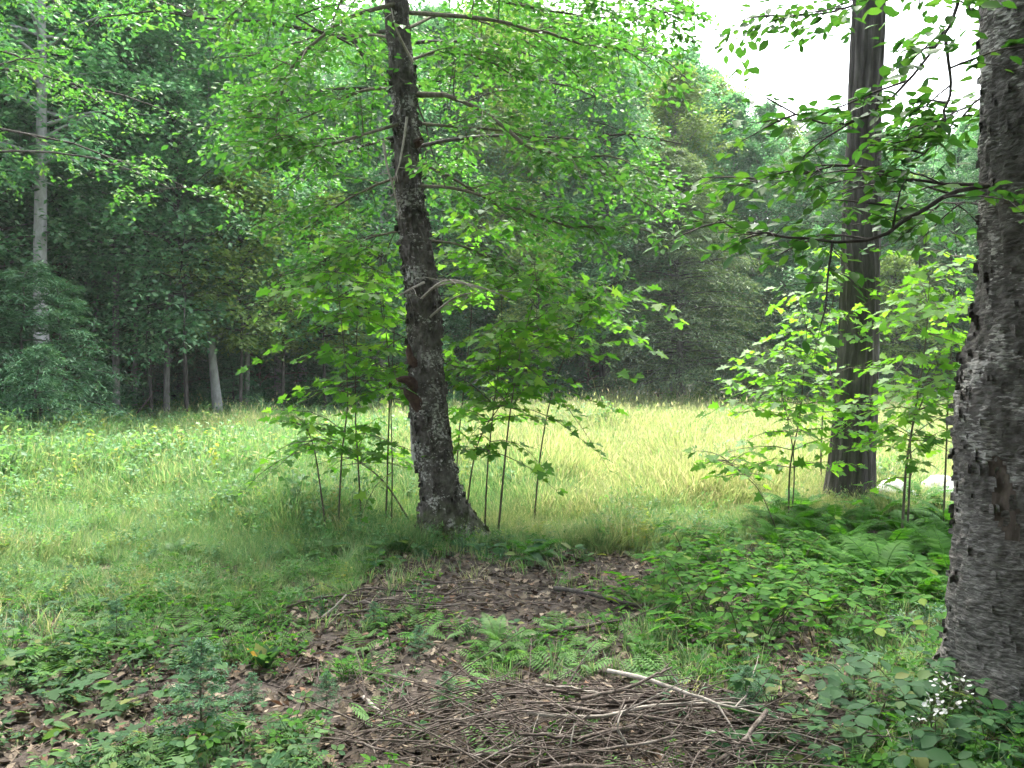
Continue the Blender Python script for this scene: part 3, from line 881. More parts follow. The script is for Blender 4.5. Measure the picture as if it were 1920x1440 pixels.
# ------------------------------------------------------------------ near trees
def bark_trunk(ctrl, n_rings, sides, amp, seed, sq=1.0, flare=None):
    """thick trunk from (x,y,z,r) control points with a bumpy, uneven bark surface"""
    c = spline(ctrl, n_rings)
    a = np.arange(sides) * 2 * math.pi / sides
    ca, sa = np.cos(a)[None], np.sin(a)[None]
    z = c[:, 2:3]
    rr = c[:, 3:4] * (1 + .10 * fbm(ca * 1.2 + 5, sa * 1.2, z * .9, seed, 2))
    rr = rr + amp * fbm(ca * 9, sa * 9, z * 9 * sq, seed + 5, 4) * 1.6
    if flare is not None:
        rr = rr + flare(a[None], z)
    V = np.stack([c[:, 0:1] + rr * ca, c[:, 1:2] + rr * sa, z + 0 * rr], -1)
    i = np.arange(n_rings - 1)[:, None] * sides; j = np.arange(sides)[None]; k = (j + 1) % sides
    Fq = np.stack([i + j, i + k, i + sides + k, i + sides + j], -1).reshape(-1, 4)
    g = Geo(); g.add(V.reshape(-1, 3), Fq)
    return g, c, V


def bark_flakes(V, n, seed, size, thick=.5):
    """curls of loose bark standing off the surface"""
    r = np.random.default_rng(seed); g = Geo()
    ni, nj = V.shape[:2]
    i = r.integers(1, ni - 2, n); j = r.integers(0, nj, n)
    p = V[i, j]; cen = V[i].mean(1)
    nrm = unit(p - cen); nrm[:, 2] = 0
    tang = np.stack([-nrm[:, 1], nrm[:, 0], np.zeros(n)], -1) * np.where(r.uniform(0, 1, n) < .5, 1, -1)[:, None]
    s = size * r.uniform(.4, 1.3, n)[:, None]; w = s * r.uniform(.25, .6, (n, 1))
    up = np.array([0, 0, 1.0])
    lift = r.uniform(.15, .7, (n, 1))
    a0 = p - nrm * .004 - up * w; a1 = p - nrm * .004 + up * w
    b0 = a0 + tang * s * .6 + nrm * s * lift * .4; b1 = a1 + tang * s * .6 + nrm * s * lift * .4
    c0 = b0 + tang * s * .25 + nrm * s * lift * .55; c1 = b1 + tang * s * .2 + nrm * s * lift * .5 - up * w * .4
    Vv = np.stack([a0, a1, b0, b1, c0, c1], 1).reshape(-1, 3)
    q = np.array([[0, 2, 3, 1], [2, 4, 5, 3]])
    g.add(Vv, (q[None] + (np.arange(n) * 6)[:, None, None]).reshape(-1, 4))
    return g


def split_leaves(t, base, lv, tpl, mat, n_obj, name='leaf', stuff='foliage'):
    """the leaves that show largest become objects of their own, the rest one part"""
    p, x, nr, s = lv.get()
    px = 960 + p[:, 0] / np.maximum(p[:, 1], .1) * F
    py = 700 - (p[:, 2] - CAMZ) / np.maximum(p[:, 1], .1) * F
    inside = (px > 5) & (px < 1915) & (py > 5) & (py < 1435) & (p[:, 1] > .5)
    score = np.where(inside, s / np.maximum(p[:, 1], .1), 0)
    o = np.argsort(-score)
    n_obj = min(n_obj, int(inside.sum()))
    a, b = o[:n_obj], o[n_obj:]
    g1 = Geo(); g1.add(*tpl)
    leaf_objects(name, g1.mesh(name, mat), t, p[a] - base, x[a], nr[a], s[a])
    if len(b):
        g = Geo(); add_leaves(g, tpl, p[b] - base, x[b], nr[b], s[b])
        link(stuff, g.mesh(stuff, mat), t, kind='stuff')


def poly(pts):
    return np.array([P(*q) for q in pts])


def limb_with_sprays(wood, lv, ctrl, r0, r1, r, n_sub, sub_len, n_tw, tw_len, n_lf, ls, t0=.15, up=.5, flat=.3, sag=.25, n=14):
    pts = spline(ctrl, n)
    pts = pts + r.normal(0, .012, pts.shape) * np.linspace(0, 1, n)[:, None]
    tube(wood, pts, np.linspace(r0, r1, n), 6)
    for i in range(n_sub):
        t = t0 + (1 - t0) * (i + r.uniform(.2, .8)) / n_sub
        f = t * (n - 1); k = min(int(f), n - 2)
        b = pts[k] + (pts[k + 1] - pts[k]) * (f - k)
        d = unit(pts[k + 1] - pts[k])
        az = math.atan2(d[1], d[0]) + (1 if i % 2 else -1) * r.uniform(.4, 1.2)
        L = sub_len * r.uniform(.6, 1.2) * (1 - .3 * t)
        q = arc(b, az, r.normal(0, flat), L, r, 6, sag, .1)
        tube(wood, q, np.linspace(max(r1, .006), .003, 6), 4)
        sprig(wood, lv, q, n_tw, tw_len, n_lf, ls, r, t0=.1, up=up, flat=flat, tw_r=.0025)
    sprig(wood, lv, pts[n // 2:], n_tw, tw_len, n_lf, ls, r, t0=.1, up=up, flat=flat, tw_r=.0025)
    return pts


# --- the leaning flaky birch in the middle
def middle_birch():
    Y = 7.9
    r = np.random.default_rng(31)
    ctl = [(842, 1030, 62), (836, 985, 52), (824, 910, 40), (808, 800, 36.5), (800, 700, 35), (796, 600, 33), (790, 520, 32), (775, 425, 28.5),
           (766, 330, 26), (758, 200, 24), (751, 100, 23), (743, 0, 22), (730, -200, 20), (722, -500, 17), (715, -1000, 13), (712, -1600, 7), (712, -2000, 2)]
    c = []
    for px, py, rad in ctl:
        q = P(px, py, Y); c.append([*q, (.90 * rad) / F * Y])
    c = np.array(c)

    def flare(a, z):
        h = np.clip((.75 - (z - c[0, 2])) / .75, 0, 1)
        return h ** 2 * (.27 * np.maximum(0, np.cos(a - .05)) ** 4 + .09 * np.maximum(0, np.cos(a - 3.6)) ** 6 + .08 * np.maximum(0, np.cos(a + 1.6)) ** 8)
    g, cl, V = bark_trunk(c, 420, 64, .021, 12, .7, flare)
    base = np.array([c[0, 0], Y, float(ground_z(c[0, 0], Y))])
    t = thing('flaky_birch', 'leaning birch with dark flaky bark and flared mossy foot in mid photo', 'tree', base)
    link('trunk', g.mesh('trunk', M['birch_mid'], off=base), t)
    vis = V[:260]
    link('bark_flakes', bark_flakes(vis, 1700, 3, .055).mesh('bark_flakes', M['birch_mid'], off=base), t, kind='stuff')
    # broken rotten stub low on the left side
    s = Geo()
    a = spline([P(795, 735, Y - .02), P(778, 722, Y - .1), P(762, 712, Y - .14), P(742, 712, Y - .16)], 8)
    tube(s, a, [.10, .095, .075, .06, .05, .04, .03, .012], 9)
    b = spline([P(790, 690, Y - .05), P(776, 680, Y - .12), P(768, 668, Y - .15), P(766, 645, Y - .15)], 7)
    tube(s, b, [.07, .06, .05, .045, .035, .03, .01], 8)
    cc = spline([P(795, 770, Y - .05), P(780, 752, Y - .13), P(766, 740, Y - .16), P(757, 728, Y - .17)], 7)
    tube(s, cc, [.09, .08, .07, .05, .04, .03, .008], 8)
    link('broken_stub', s.mesh('broken_stub', M['rot'], off=base), t)
    k = Geo()
    for q in ([(793, 262, 22), (782, 270, 20), (776, 280, 16)],):
        tube(k, np.array([P(x_, y_, Y - .085 + .02 * i) for i, (x_, y_, _) in enumerate(q)]), [.02, .05, .02], 9)
    link('knot_hole', k.mesh('knot_hole', M['rot'], off=base), t)
    # dead limbs
    d = Geo()
    for pts in ([(764, 222, Y - .15), (757, 270, Y - .22), (748, 315, Y - .25), (734, 348, Y - .28)], [(720, 270, Y - .1), (726, 310, Y - .18), (740, 360, Y - .16), (752, 410, Y - .12)],
                [(800, 545, Y - .1), (850, 530, Y - .3), (905, 540, Y - .45), (955, 560, Y - .5)], [(790, 560, Y - .15), (830, 528, Y - .4), (870, 530, Y - .6), (900, 552, Y - .7)],
                [(800, 600, Y - .1), (850, 560, Y - .25), (890, 548, Y - .3)], [(795, 530, Y - .18), (765, 545, Y - .4), (742, 560, Y - .5)], [(775, 120, Y - .12), (745, 60, Y - .3), (735, 20, Y - .35)]):
        q = spline(poly(pts), 10)
        tube(d, q, np.linspace(.015, .004, 10), 5)
        for m in range(4):
            i = r.integers(3, 9)
            tube(d, arc(q[i], r.uniform(0, 6.28), r.uniform(-.6, .4), r.uniform(.12, .35), r, 4, .2, .1), [.005, .004, .003, .0015], 3)
    link('dead_twigs', d.mesh('dead_twigs', M['paledead'], off=base), t)
    # leafy limbs
    w, lv = Geo(), Leaves()
    S = dict(n_sub=6, sub_len=.85, n_tw=9, tw_len=.42, n_lf=8, ls=.078)
    limbs = [
        ([(785, 180, 7.85), (850, 184, 7.6), (930, 230, 7.4), (1000, 280, 7.2), (1070, 295, 7.1), (1180, 302, 7.0)], .03, 9),
        ([(740, 12, 7.8), (650, 40, 7.4), (565, 110, 7.1), (527, 190, 7.0), (520, 265, 6.9)], .022, 8),
        ([(748, 235, 7.8), (690, 252, 7.4), (640, 268, 7.1), (575, 278, 6.9), (530, 262, 6.8)], .018, 7),
        ([(770, 28, 7.8), (900, 38, 7.4), (1010, 62, 7.2), (1110, 90, 7.1), (1210, 95, 7.0)], .022, 9),
        ([(765, -60, 7.9), (880, -60, 7.9), (1010, -40, 8.0), (1140, -10, 8.1), (1280, 40, 8.1)], .026, 10),
        ([(735, -60, 7.9), (620, -70, 7.8), (520, -40, 7.8), (430, 40, 7.8)], .024, 9),
        ([(745, -90, 7.9), (690, -60, 8.6), (640, 10, 9.0), (600, 110, 9.2)], .022, 8),
        ([(770, -20, 8.1), (900, 0, 8.5), (1040, 25, 8.8), (1170, 40, 8.9), (1270, 20, 8.9)], .018, 12),
        ([(766, -120, 8.0), (860, -60, 8.6), (960, 0, 9.2), (1080, 60, 9.6), (1180, 80, 9.8)], .018, 12),
        ([(760, 120, 8.0), (830, 100, 8.5), (920, 120, 8.9), (1000, 180, 9.1)], .018, 8),
        ([(770, 300, 8.0), (840, 330, 8.5), (920, 380, 8.8), (1000, 440, 8.9), (1060, 480, 8.9)], .018, 9),
        ([(775, 350, 7.9), (860, 355, 7.5), (960, 390, 7.3), (1060, 420, 7.3), (1150, 430, 7.3)], .018, 9),
        ([(760, 330, 7.9), (700, 350, 8.3), (630, 390, 8.6), (570, 430, 8.8)], .016, 8),
        ([(775, 430, 8.0), (720, 440, 8.3), (660, 460, 8.5), (600, 500, 8.6)], .014, 7),
        ([(785, 450, 8.0), (860, 460, 8.4), (950, 500, 8.6), (1040, 530, 8.7), (1110, 560, 8.7)], .016, 9),
        ([(755, 170, 8.0), (690, 170, 8.4), (620, 200, 8.8), (540, 240, 9.0), (470, 300, 9.1)], .018, 9),
        ([(750, 80, 8.0), (700, 70, 8.6), (620, 80, 9.2), (520, 130, 9.5), (430, 180, 9.7)], .018, 9),
        ([(760, 60, 8.0), (840, 30, 8.8), (940, 60, 9.4), (1050, 120, 9.8), (1150, 200, 10)], .018, 9),
        ([(765, 230, 8.0), (850, 240, 8.7), (960, 250, 9.2), (1080, 300, 9.5), (1180, 360, 9.6), (1260, 420, 9.6)], .018, 10),
    ]
    for pts, rad, ns in limbs:
        limb_with_sprays(w, lv, poly(pts), rad, .006, r, int(ns * 1.25), S['sub_len'], S['n_tw'], S['tw_len'], S['n_lf'], S['ls'], flat=.28)
    # the high crown above the picture
    for i in range(18):
        z = 6.2 + 8.5 * (i + r.uniform()) / 18
        p0 = np.array([np.interp(z, cl[:, 2], cl[:, 0]), Y, z])
        q = arc(p0, i * 2.4, .25 + .05 * (z - 6), r.uniform(1.6, 3.0), r, 7, .2, .1)
        tube(w, q, np.linspace(.035, .008, 7), 5)
        for m in range(5):
            b = q[r.integers(2, 7)]
            q2 = arc(b, r.uniform(0, 6.28), r.normal(.1, .3), r.uniform(.5, 1.1), r, 5, .2, .1)
            sprig(None, lv, q2, 8, .45, 6, .11, r, flat=.35)
    link('branches', w.mesh('branches', M['twig'], off=base), t)
    split_leaves(t, base, lv, OVAL, M['birchleaf'], 300)


middle_birch()


# --- furrowed pine at the right
def furrowed_pine():
    Y = 9.3
    r = np.random.default_rng(41)
    ctl = [(1590, 985, 56), (1592, 940, 47), (1598, 860, 40), (1605, 760, 37), (1611, 600, 34), (1613, 400, 32), (1618, 200, 28.5), (1625, 0, 28), (1632, -300, 26), (1640, -900, 20), (1645, -1500, 12), (1648, -1900, 4)]
    c = np.array([[*P(px, py, Y), rad / F * Y] for px, py, rad in ctl])

    def flare(a, z):
        ridges = .011 * np.sin(a * 13 + 2.2 * np.sin(z * 2.1) + 3 * fbm(np.cos(a) * 3, np.sin(a) * 3, z * 2, 77, 2))
        h = np.clip((.6 - (z - c[0, 2])) / .6, 0, 1)
        return ridges + h ** 2 * (.10 * np.maximum(0, np.cos(a - 3.3)) ** 4 + .05 * np.maximum(0, np.cos(a + .6)) ** 6)
    g, cl, V = bark_trunk(c, 240, 78, .008, 52, .25, flare)
    base = np.array([c[0, 0], Y, float(ground_z(c[0, 0], Y))])
    t = thing('furrowed_pine', 'straight tall tree with furrowed grey brown bark standing behind the ferns', 'tree', base)
    link('trunk', g.mesh('trunk', M['pine'], off=base), t)
    w, lv = Geo(), Leaves()
    for i in range(34):
        z = 6.6 + 8.5 * (i + r.uniform()) / 34
        p0 = np.array([np.interp(z, cl[:, 2], cl[:, 0]), Y, z])
        q = arc(p0, i * 2.4, .15, r.uniform(1.4, 2.8), r, 7, .15, .08)
        tube(w, q, np.linspace(.035, .008, 7), 5)
        sprig(None, lv, q, 14, .8, 14, .16, r, up=.7, flat=.2)
    link('branches', w.mesh('branches', M['darkbark'], off=base), t)
    gg = Geo(); p_, x_, n_, s_ = lv.get(); add_leaves(gg, NEED, p_ - base, x_, n_, s_)
    link('crown', gg.mesh('crown', M['hemlock'], False), t)


furrowed_pine()


# --- old birch cut by the right border, with its leafy branches
def old_birch():
    Y = 4.05
    r = np.random.default_rng(51)
    ctl = [(1905, 1330, 128), (1908, 1270, 116), (1908, 1150, 110), (1912, 1000, 106), (1911, 900, 105), (1914, 800, 106), (1918, 700, 102), (1934, 610, 97), (1941, 540, 93),
           (1941, 350, 91), (1940, 200, 90), (1938, 0, 90), (1938, -300, 84), (1930, -900, 70), (1925, -1800, 50), (1925, -2800, 28), (1925, -3600, 6)]
    c = np.array([[*P(px, py, Y), rad / F * Y] for px, py, rad in ctl])

    def flare(a, z):
        gouge = -.035 * np.exp(-((a - 3.86) / .28) ** 2 - ((z - (CAMZ + (700 - 900) / F * Y)) / .22) ** 2)
        lump = .03 * np.exp(-((a - 3.3) / .5) ** 2 - ((z - 1.42) / .12) ** 2)
        h = np.clip((.35 - z) / .35, 0, 1)
        return gouge + lump + h ** 2 * .06 * (1 + np.cos(3 * a))
    g, cl, V = bark_trunk(c, 520, 110, .016, 22, 1.5, flare)
    base = np.array([c[0, 0], Y, float(ground_z(c[0, 0], Y))])
    t = thing('old_birch', 'thick old birch with dark peeling bark cut off by the right border', 'tree', base)
    link('trunk', g.mesh('trunk', M['birch_old'], off=base), t)
    # old wound where a limb tore away: bare brown wood in a sunken V
    aa = (np.arange(110) * 2 * math.pi / 110)[None]; zz = V[:, :1, 2]
    zt, zb = CAMZ + (700 - 850) / F * Y, CAMZ + (700 - 1000) / F * Y
    uu = (zt - zz) / (zt - zb)
    wob = .06 * fbm(aa * 9, zz * 9, 0, 5, 3)
    mask = (uu > 0) & (uu < 1) & (np.abs(aa - (3.72 + .32 * uu) - wob) < .05 + .20 * np.sin(np.clip(uu, 0, 1) * 3.0) * (.6 + .4 * uu))
    cen = V.mean(1, keepdims=True); Vs = cen + (V - cen) * 1.012
    sel_i, sel_j = np.nonzero(mask[:-1])
    sg_ = Geo(); sg_.add(Vs.reshape(-1, 3), np.stack([sel_i * 110 + sel_j, sel_i * 110 + (sel_j + 1) % 110, (sel_i + 1) * 110 + (sel_j + 1) % 110, (sel_i + 1) * 110 + sel_j], -1))
    link('bark_scar', sg_.mesh('bark_scar', M['wound'], off=base), t)
    zi = V[:, 0, 2]
    sel = V[(zi > -.05) & (zi < 4.2)]
    link('bark_flakes', bark_flakes(sel, 1500, 13, .045).mesh('bark_flakes', M['birch_old'], off=base), t, kind='stuff')
    w, lv = Geo(), Leaves()
    limbs = [
        ([(1850, 350, 4.0), (1790, 360, 3.9), (1720, 400, 3.8), (1640, 445, 3.75), (1540, 455, 3.75), (1440, 440, 3.8), (1330, 412, 3.9)], .014, 7, .5),
        ([(1850, 348, 4.0), (1780, 345, 4.1), (1690, 335, 4.2), (1600, 310, 4.3), (1500, 325, 4.4), (1400, 350, 4.5)], .010, 7, .5),
        ([(1925, -330, 4.05), (1850, -170, 3.95), (1800, -40, 3.9), (1788, 30, 3.85), (1765, 75, 3.8), (1700, 150, 3.75), (1640, 210, 3.7), (1580, 232, 3.7), (1520, 230, 3.7), (1430, 190, 3.75)], .011, 6, .4),
        ([(1768, 75, 3.8), (1778, 150, 3.85), (1775, 200, 3.9), (1750, 260, 3.9), (1715, 300, 3.95)], .008, 4, .35),
        ([(1880, -120, 4.0), (1760, -60, 4.4), (1640, 0, 4.8), (1530, 30, 5.0), (1420, 40, 5.1)], .012, 6, .5),
        ([(1860, 390, 4.2), (1800, 380, 4.6), (1740, 390, 4.9), (1690, 420, 5.0)], .008, 5, .45),
        ([(1860, 160, 4.2), (1820, 200, 4.5), (1780, 240, 4.7), (1730, 250, 4.8)], .008, 5, .4),
    ]
    for pts, rad, ns, sl_ in limbs:
        limb_with_sprays(w, lv, poly(pts), rad, .004, r, int(ns * 1.5), sl_, 5, .26, 5, .083, t0=.12, flat=.3, sag=.15)
    for i in range(24):
        z = 5.0 + 8 * (i + r.uniform()) / 24
        p0 = np.array([np.interp(z, cl[:, 2], cl[:, 0]), Y, z])
        q = arc(p0, i * 2.4, .3, r.uniform(1.6, 3.4), r, 7, .2, .1)
        tube(w, q, np.linspace(.04, .008, 7), 5)
        for m in range(5):
            q2 = arc(q[r.integers(2, 7)], r.uniform(0, 6.28), r.normal(.1, .3), r.uniform(.5, 1.2), r, 5, .2, .1)
            sprig(None, lv, q2, 9, .5, 7, .13, r, flat=.35)
    link('branches', w.mesh('branches', M['darkbark'], off=base), t)
    split_leaves(t, base, lv, OVAL, M['beech'], 300)


old_birch()


# --- leafy tree overhanging from the left
def left_canopy_tree(label, px, Y, seed, zlo, reach, mat, n_l=40, ls=.10, lean=.012, ztop=13.5):
    r = np.random.default_rng(seed)
    x = X(px, Y); base = np.array([x, Y, float(ground_z(x, Y))])
    w, lv = Geo(), Leaves()
    c = spline([[x, Y, -.2, .2], [x + 3 * lean, Y, 3, .15], [x + 8 * lean, Y, 8, .11], [x + 14 * lean, Y, 14, .03]], 40)
    tube(w, c[:, :3], c[:, 3], 10)
    br = Geo()
    for i in range(n_l):
        z = zlo + (ztop - zlo) * (i + r.uniform()) / n_l
        p0 = np.array([np.interp(z, c[:, 2], c[:, 0]), Y, z])
        q = arc(p0, i * 2.4 + r.normal(0, .3), .12 + .07 * (z - zlo), reach * r.uniform(.6, 1.1), r, 7, .28, .12)
        tube(br, q, np.linspace(.032, .007, 7), 5)
        for m in range(7):
            b = q[r.integers(2, 7)]
            q2 = arc(b, r.uniform(0, 6.28), r.normal(0, .25), r.uniform(.5, 1.1), r, 5, .25, .1)
            tube(br, q2, np.linspace(.008, .003, 5), 3)
            sprig(None, lv, q2, 7, .45, 7, ls, r, flat=.3)
    t = thing('beech_tree', label, 'tree', base)
    link('trunk', w.mesh('trunk', M['greybark'], off=base), t)
    link('branches', br.mesh('branches', M['darkbark'], off=base), t)
    p_, x_, n_, s_ = lv.get(); gg = Geo(); add_leaves(gg, DIAM, p_ - base, x_, n_, s_)
    link('crown', gg.mesh('crown', M[mat], False), t)


left_canopy_tree('bright green beech whose boughs fill the upper left corner of the photo', -120, 13.5, 61, 5.2, 4.2, 'birchleaf', 46)
left_canopy_tree('beech whose trunk hides behind the flaky birch, with boughs against the small sky gaps', 800, 11.2, 62, 4.6, 3.7, 'birchleaf', 22, .085, -.055, 8.6)
# trees standing round the photographer, whose crowns shade the forest floor
BG = 'trees of the wood behind the camera'
for k, (x, y, sc_) in enumerate([(-2.5, -3.2, .95), (2.8, -3.6, 1.0), (0.2, -7, 1.05), (-6.5, -1.5, .95), (6.6, -1.2, .95), (-5.5, -7, 1.1), (5.5, -7.5, 1.1), (-10, -4, 1.1), (10.5, -4.5, 1.1),
                                 (9.2, 4.2, .95), (0, -12, 1.2), (-8, -12, 1.2), (8, -12.5, 1.2), (14.5, 3, 1.1)]):
    place(broad[3] if k % 2 else broad[1], 'broadleaf tree of the wood standing behind the camera', x, y, k * 1.3, sc_, BG)


place(tall[0], 'unseen tall tree added outside the left border, its crown shading the forest floor', -3.9, 1.3, .4, .95)  # unseen trees, added on both sides to deepen shade on the forest floor
place(tall[1], 'unseen tall tree added outside the right border, its crown shading the forest floor', 3.9, 1.0, 2.2, .95)


# ------------------------------------------------------------------ maple saplings
def sapling(label, stem_px, group, seed, mat, n_pairs, blen, lsize, z_first=.20, Yd=None, n_obj=130, radius=.011, extra=None):
    r = np.random.default_rng(seed)
    Y = stem_px[0][2]
    ctl = np.array([P(*q) for q in stem_px])
    gz = float(ground_z(ctl[0, 0], Y)); ctl[0, 2] = gz - .05
    base = np.array([ctl[0, 0], Y, gz])
    st = spline(ctl, 24); w, lv = Geo(), Leaves()
    tube(w, st, np.linspace(radius, .003, 24), 6)
    if extra is not None:
        e = np.array([P(*q) for q in extra]); e[0, 2] = gz - .05
        s2 = spline(e, 20); tube(w, s2, np.linspace(radius * .8, .003, 20), 6)
        stems = [st, s2]
    else:
        stems = [st]
    for s_i in stems:
        n = len(s_i)
        n_p = max(4, int(n_pairs * (.95 if group != GP else 1.1)))
        for i in range(n_p):
            t = z_first + (1 - z_first) * ((i + r.uniform(0, .9)) / n_p) ** .62
            f = min(t, .999) * (n - 1); k = int(f)
            b = s_i[k] + (s_i[k + 1] - s_i[k]) * (f - k)
            az0 = r.uniform(0, 6.28)
            for sgn in (0, math.pi) if t < .5 else (0, math.pi, 1.57, -1.57):
                L = blen * 1.1 * r.uniform(.35, 1.2) * (.45 + .6 * math.sin(min(1, t * 1.15) * 2.4))
                q = arc(b, az0 + sgn + r.normal(0, .2), r.normal(.3, .3), L, r, 5, .35, .16)
                tube(w, q, np.linspace(.005, .002, 5), 4)
                m = max(2, int(L / .11))
                for j in range(m):
                    u = (j + 1) / m
                    fj = min(u * 4, 3.999); kk = int(fj)
                    pb = q[kk] + (q[kk + 1] - q[kk]) * (fj - kk); dd = unit(q[kk + 1] - q[kk])
                    for sg in (-1, 1, 0) if j == m - 1 else (-1, 1):
                        a2 = math.atan2(dd[1], dd[0]) + sg * r.uniform(.6, 1.2)
                        d2 = np.array([math.cos(a2), math.sin(a2), r.normal(-.12, .15)])
                        pl = r.uniform(.03, .08)
                        tip = pb + d2 * pl
                        tube(w, np.array([pb, tip]), [.0016, .001], 3)
                        lv.add(tip[None], (d2 + np.array([0, 0, -.25]))[None], (np.array([0, 0, 1.0]) + r.normal(0, .42, 3))[None], lsize * r.uniform(.45, 1.2))
    if group != GP:
        for k in range(len(lv.p)):
            q = lv.p[k][0]; u_ = 960 + q[0] / q[1] * F; v_ = 700 - (q[2] - CAMZ) / q[1] * F
            cx_ = np.interp(v_, [0, 330, 520, 700, 900], [743, 766, 790, 800, 822])
            if q[1] < 7.9 and abs(u_ - cx_) < 55 and (u_ + v_) % 10 < 8.5:
                lv.p[k] = q[None] + np.array([[0, .55, 0]])
    t = thing('maple_sapling', label, 'sapling', base, group=group)
    link('stem', w.mesh('stem', M['twig'], off=base), t)
    split_leaves(t, base, lv, MAPLE, M[mat], n_obj)


GL = 'maple saplings left of the flaky birch'
GR = 'maple saplings right of the flaky birch'
GP = 'maple saplings round the furrowed pine'
sapling('leftmost thin maple sapling left of the flaky birch', [(632, 1000, 8.0), (640, 860, 8.0), (652, 740, 8.05), (640, 600, 8.1), (630, 500, 8.1)], GL, 1, 'maple', 8, .75, .12)
sapling('thin maple sapling second from the left, left of the flaky birch', [(679, 1000, 8.2), (671, 870, 8.2), (666, 760, 8.25), (670, 600, 8.4), (672, 470, 8.4)], GL, 2, 'maple', 8, .75, .12)
sapling('twin stemmed dark maple sapling closest to the left side of the flaky birch', [(722, 1000, 8.3), (727, 850, 8.3), (730, 700, 8.35), (718, 560, 8.4), (715, 460, 8.4)], GL, 3, 'maple', 8, .75, .12,
        extra=[(733, 1000, 8.3), (735, 880, 8.3), (733, 740, 8.3), (740, 620, 8.4)])
sapling('crooked low maple sapling reaching out left over the grass', [(615, 985, 7.9), (598, 900, 7.8), (588, 840, 7.7), (570, 790, 7.6)], GL, 4, 'maple', 5, .5, .10, z_first=.45)
sapling('maple sapling with a stem crossing low behind the flaky birch', [(785, 965, 8.4), (720, 905, 8.4), (655, 855, 8.4), (610, 830, 8.4)], GL, 5, 'maple', 5, .5, .11, z_first=.3)
sapling('arched maple sapling hugging the right side of the flaky birch', [(870, 950, 8.4), (885, 880, 8.4), (905, 810, 8.5), (950, 740, 8.6), (985, 640, 8.6)], GR, 6, 'maple', 7, .7, .12)
sapling('straight maple sapling in the middle of the three right of the flaky birch', [(908, 990, 8.2), (914, 880, 8.2), (925, 770, 8.25), (940, 640, 8.4), (940, 520, 8.5)], GR, 7, 'maple', 8, .8, .12)
sapling('thickest dark stemmed maple sapling right of the flaky birch', [(932, 1005, 8.0), (945, 880, 8.0), (957, 770, 8.05), (980, 640, 8.1), (1020, 500, 8.1)], GR, 8, 'maple', 9, .85, .12, radius=.014)
sapling('spreading maple sapling whose boughs reach over the meadow right of the others', [(1000, 960, 8.8), (1015, 840, 8.8), (1040, 720, 8.8), (1080, 620, 8.8), (1110, 540, 8.8)], GR, 9, 'maple', 8, .85, .12, z_first=.5)
sapling('tall maple sapling with a high crown behind the flaky birch', [(850, 975, 9.2), (862, 800, 9.2), (880, 640, 9.2), (890, 500, 9.2), (900, 400, 9.2)], GR, 10, 'maple', 8, .85, .12, z_first=.55)
sapling('slender forked maple sapling left of the furrowed pine', [(1480, 975, 8.6), (1482, 880, 8.6), (1500, 780, 8.6), (1508, 680, 8.6), (1515, 580, 8.6)], GP, 11, 'maple_light', 8, .7, .11, extra=[(1484, 975, 8.6), (1490, 880, 8.55), (1478, 790, 8.5), (1455, 700, 8.4)])
sapling('yellow green maple sapling rising right behind the left side of the furrowed pine', [(1545, 975, 9.9), (1540, 850, 9.9), (1548, 700, 9.8), (1560, 570, 9.5), (1580, 480, 9.3)], GP, 12, 'maple_light', 9, .75, .11)
sapling('twin stemmed maple sapling between the furrowed pine and the old birch', [(1692, 990, 7.6), (1700, 880, 7.6), (1718, 760, 7.6), (1735, 640, 7.6), (1742, 520, 7.6)], GP, 13, 'maple_light', 9, .75, .115, radius=.014,
        extra=[(1702, 990, 7.65), (1708, 880, 7.65), (1712, 800, 7.65), (1760, 680, 7.6)])
sapling('leafy maple sapling close to the left side of the old birch', [(1770, 980, 8.2), (1775, 850, 8.2), (1780, 700, 8.2), (1790, 560, 8.2), (1780, 470, 8.2)], GP, 14, 'maple_light', 8, .75, .115)
sapling('small drooping maple sapling over the ferns left of the furrowed pine', [(1470, 975, 7.9), (1430, 930, 7.8), (1395, 890, 7.75), (1362, 862, 7.7)], GP, 15, 'maple_light', 4, .4, .10, z_first=.5, radius=.006)


# ------------------------------------------------------------------ ferns
def frond_mesh(seed, mat, n=32, L=1.0):
    r = np.random.default_rng(seed); g = Geo()
    t = np.linspace(0, 1, 10)
    pts = np.stack([L * (t * .75 + .1 * t ** 2), .04 * L * np.sin(t * 2.5), L * (.75 * t - .62 * t ** 2.2)], -1)
    tube(g, pts, np.linspace(.008, .002, 10) * L, 3)
    u = np.linspace(.2, .98, n)
    p = np.stack([np.interp(u, t, pts[:, k]) for k in range(3)], -1)
    tg = unit(np.stack([np.gradient(p[:, k]) for k in range(3)], -1))
    wv = .23 * L * np.sin(np.clip((u - .12) / .88, 0, 1) * math.pi * .93 + .18) ** .8 * (1.05 - u * .55)
    for sg in (-1, 1):
        side = np.tile(np.array([0, sg, 0.0]), (n, 1))
        d = side + tg * .45 + np.array([0, 0, -.15]) + r.normal(0, .06, (n, 3))
        V0 = np.array([[0, 0, 0], [.15, .07, .01], [.4, .085, .01], [.7, .055, 0], [1, 0, -.14], [.7, -.055, 0], [.4, -.085, .01], [.15, -.07, .01]])
        F0 = np.array([[0, 1, 7], [1, 2, 6], [1, 6, 7], [2, 3, 5], [2, 5, 6], [3, 4, 5]])
        nrm = np.cross(tg, side) * sg + np.array([0, 0, .2])
        add_leaves(g, (V0, F0[:, ::-1] if False else F0), p, d, nrm, wv)
    return g.mesh('frond', mat)


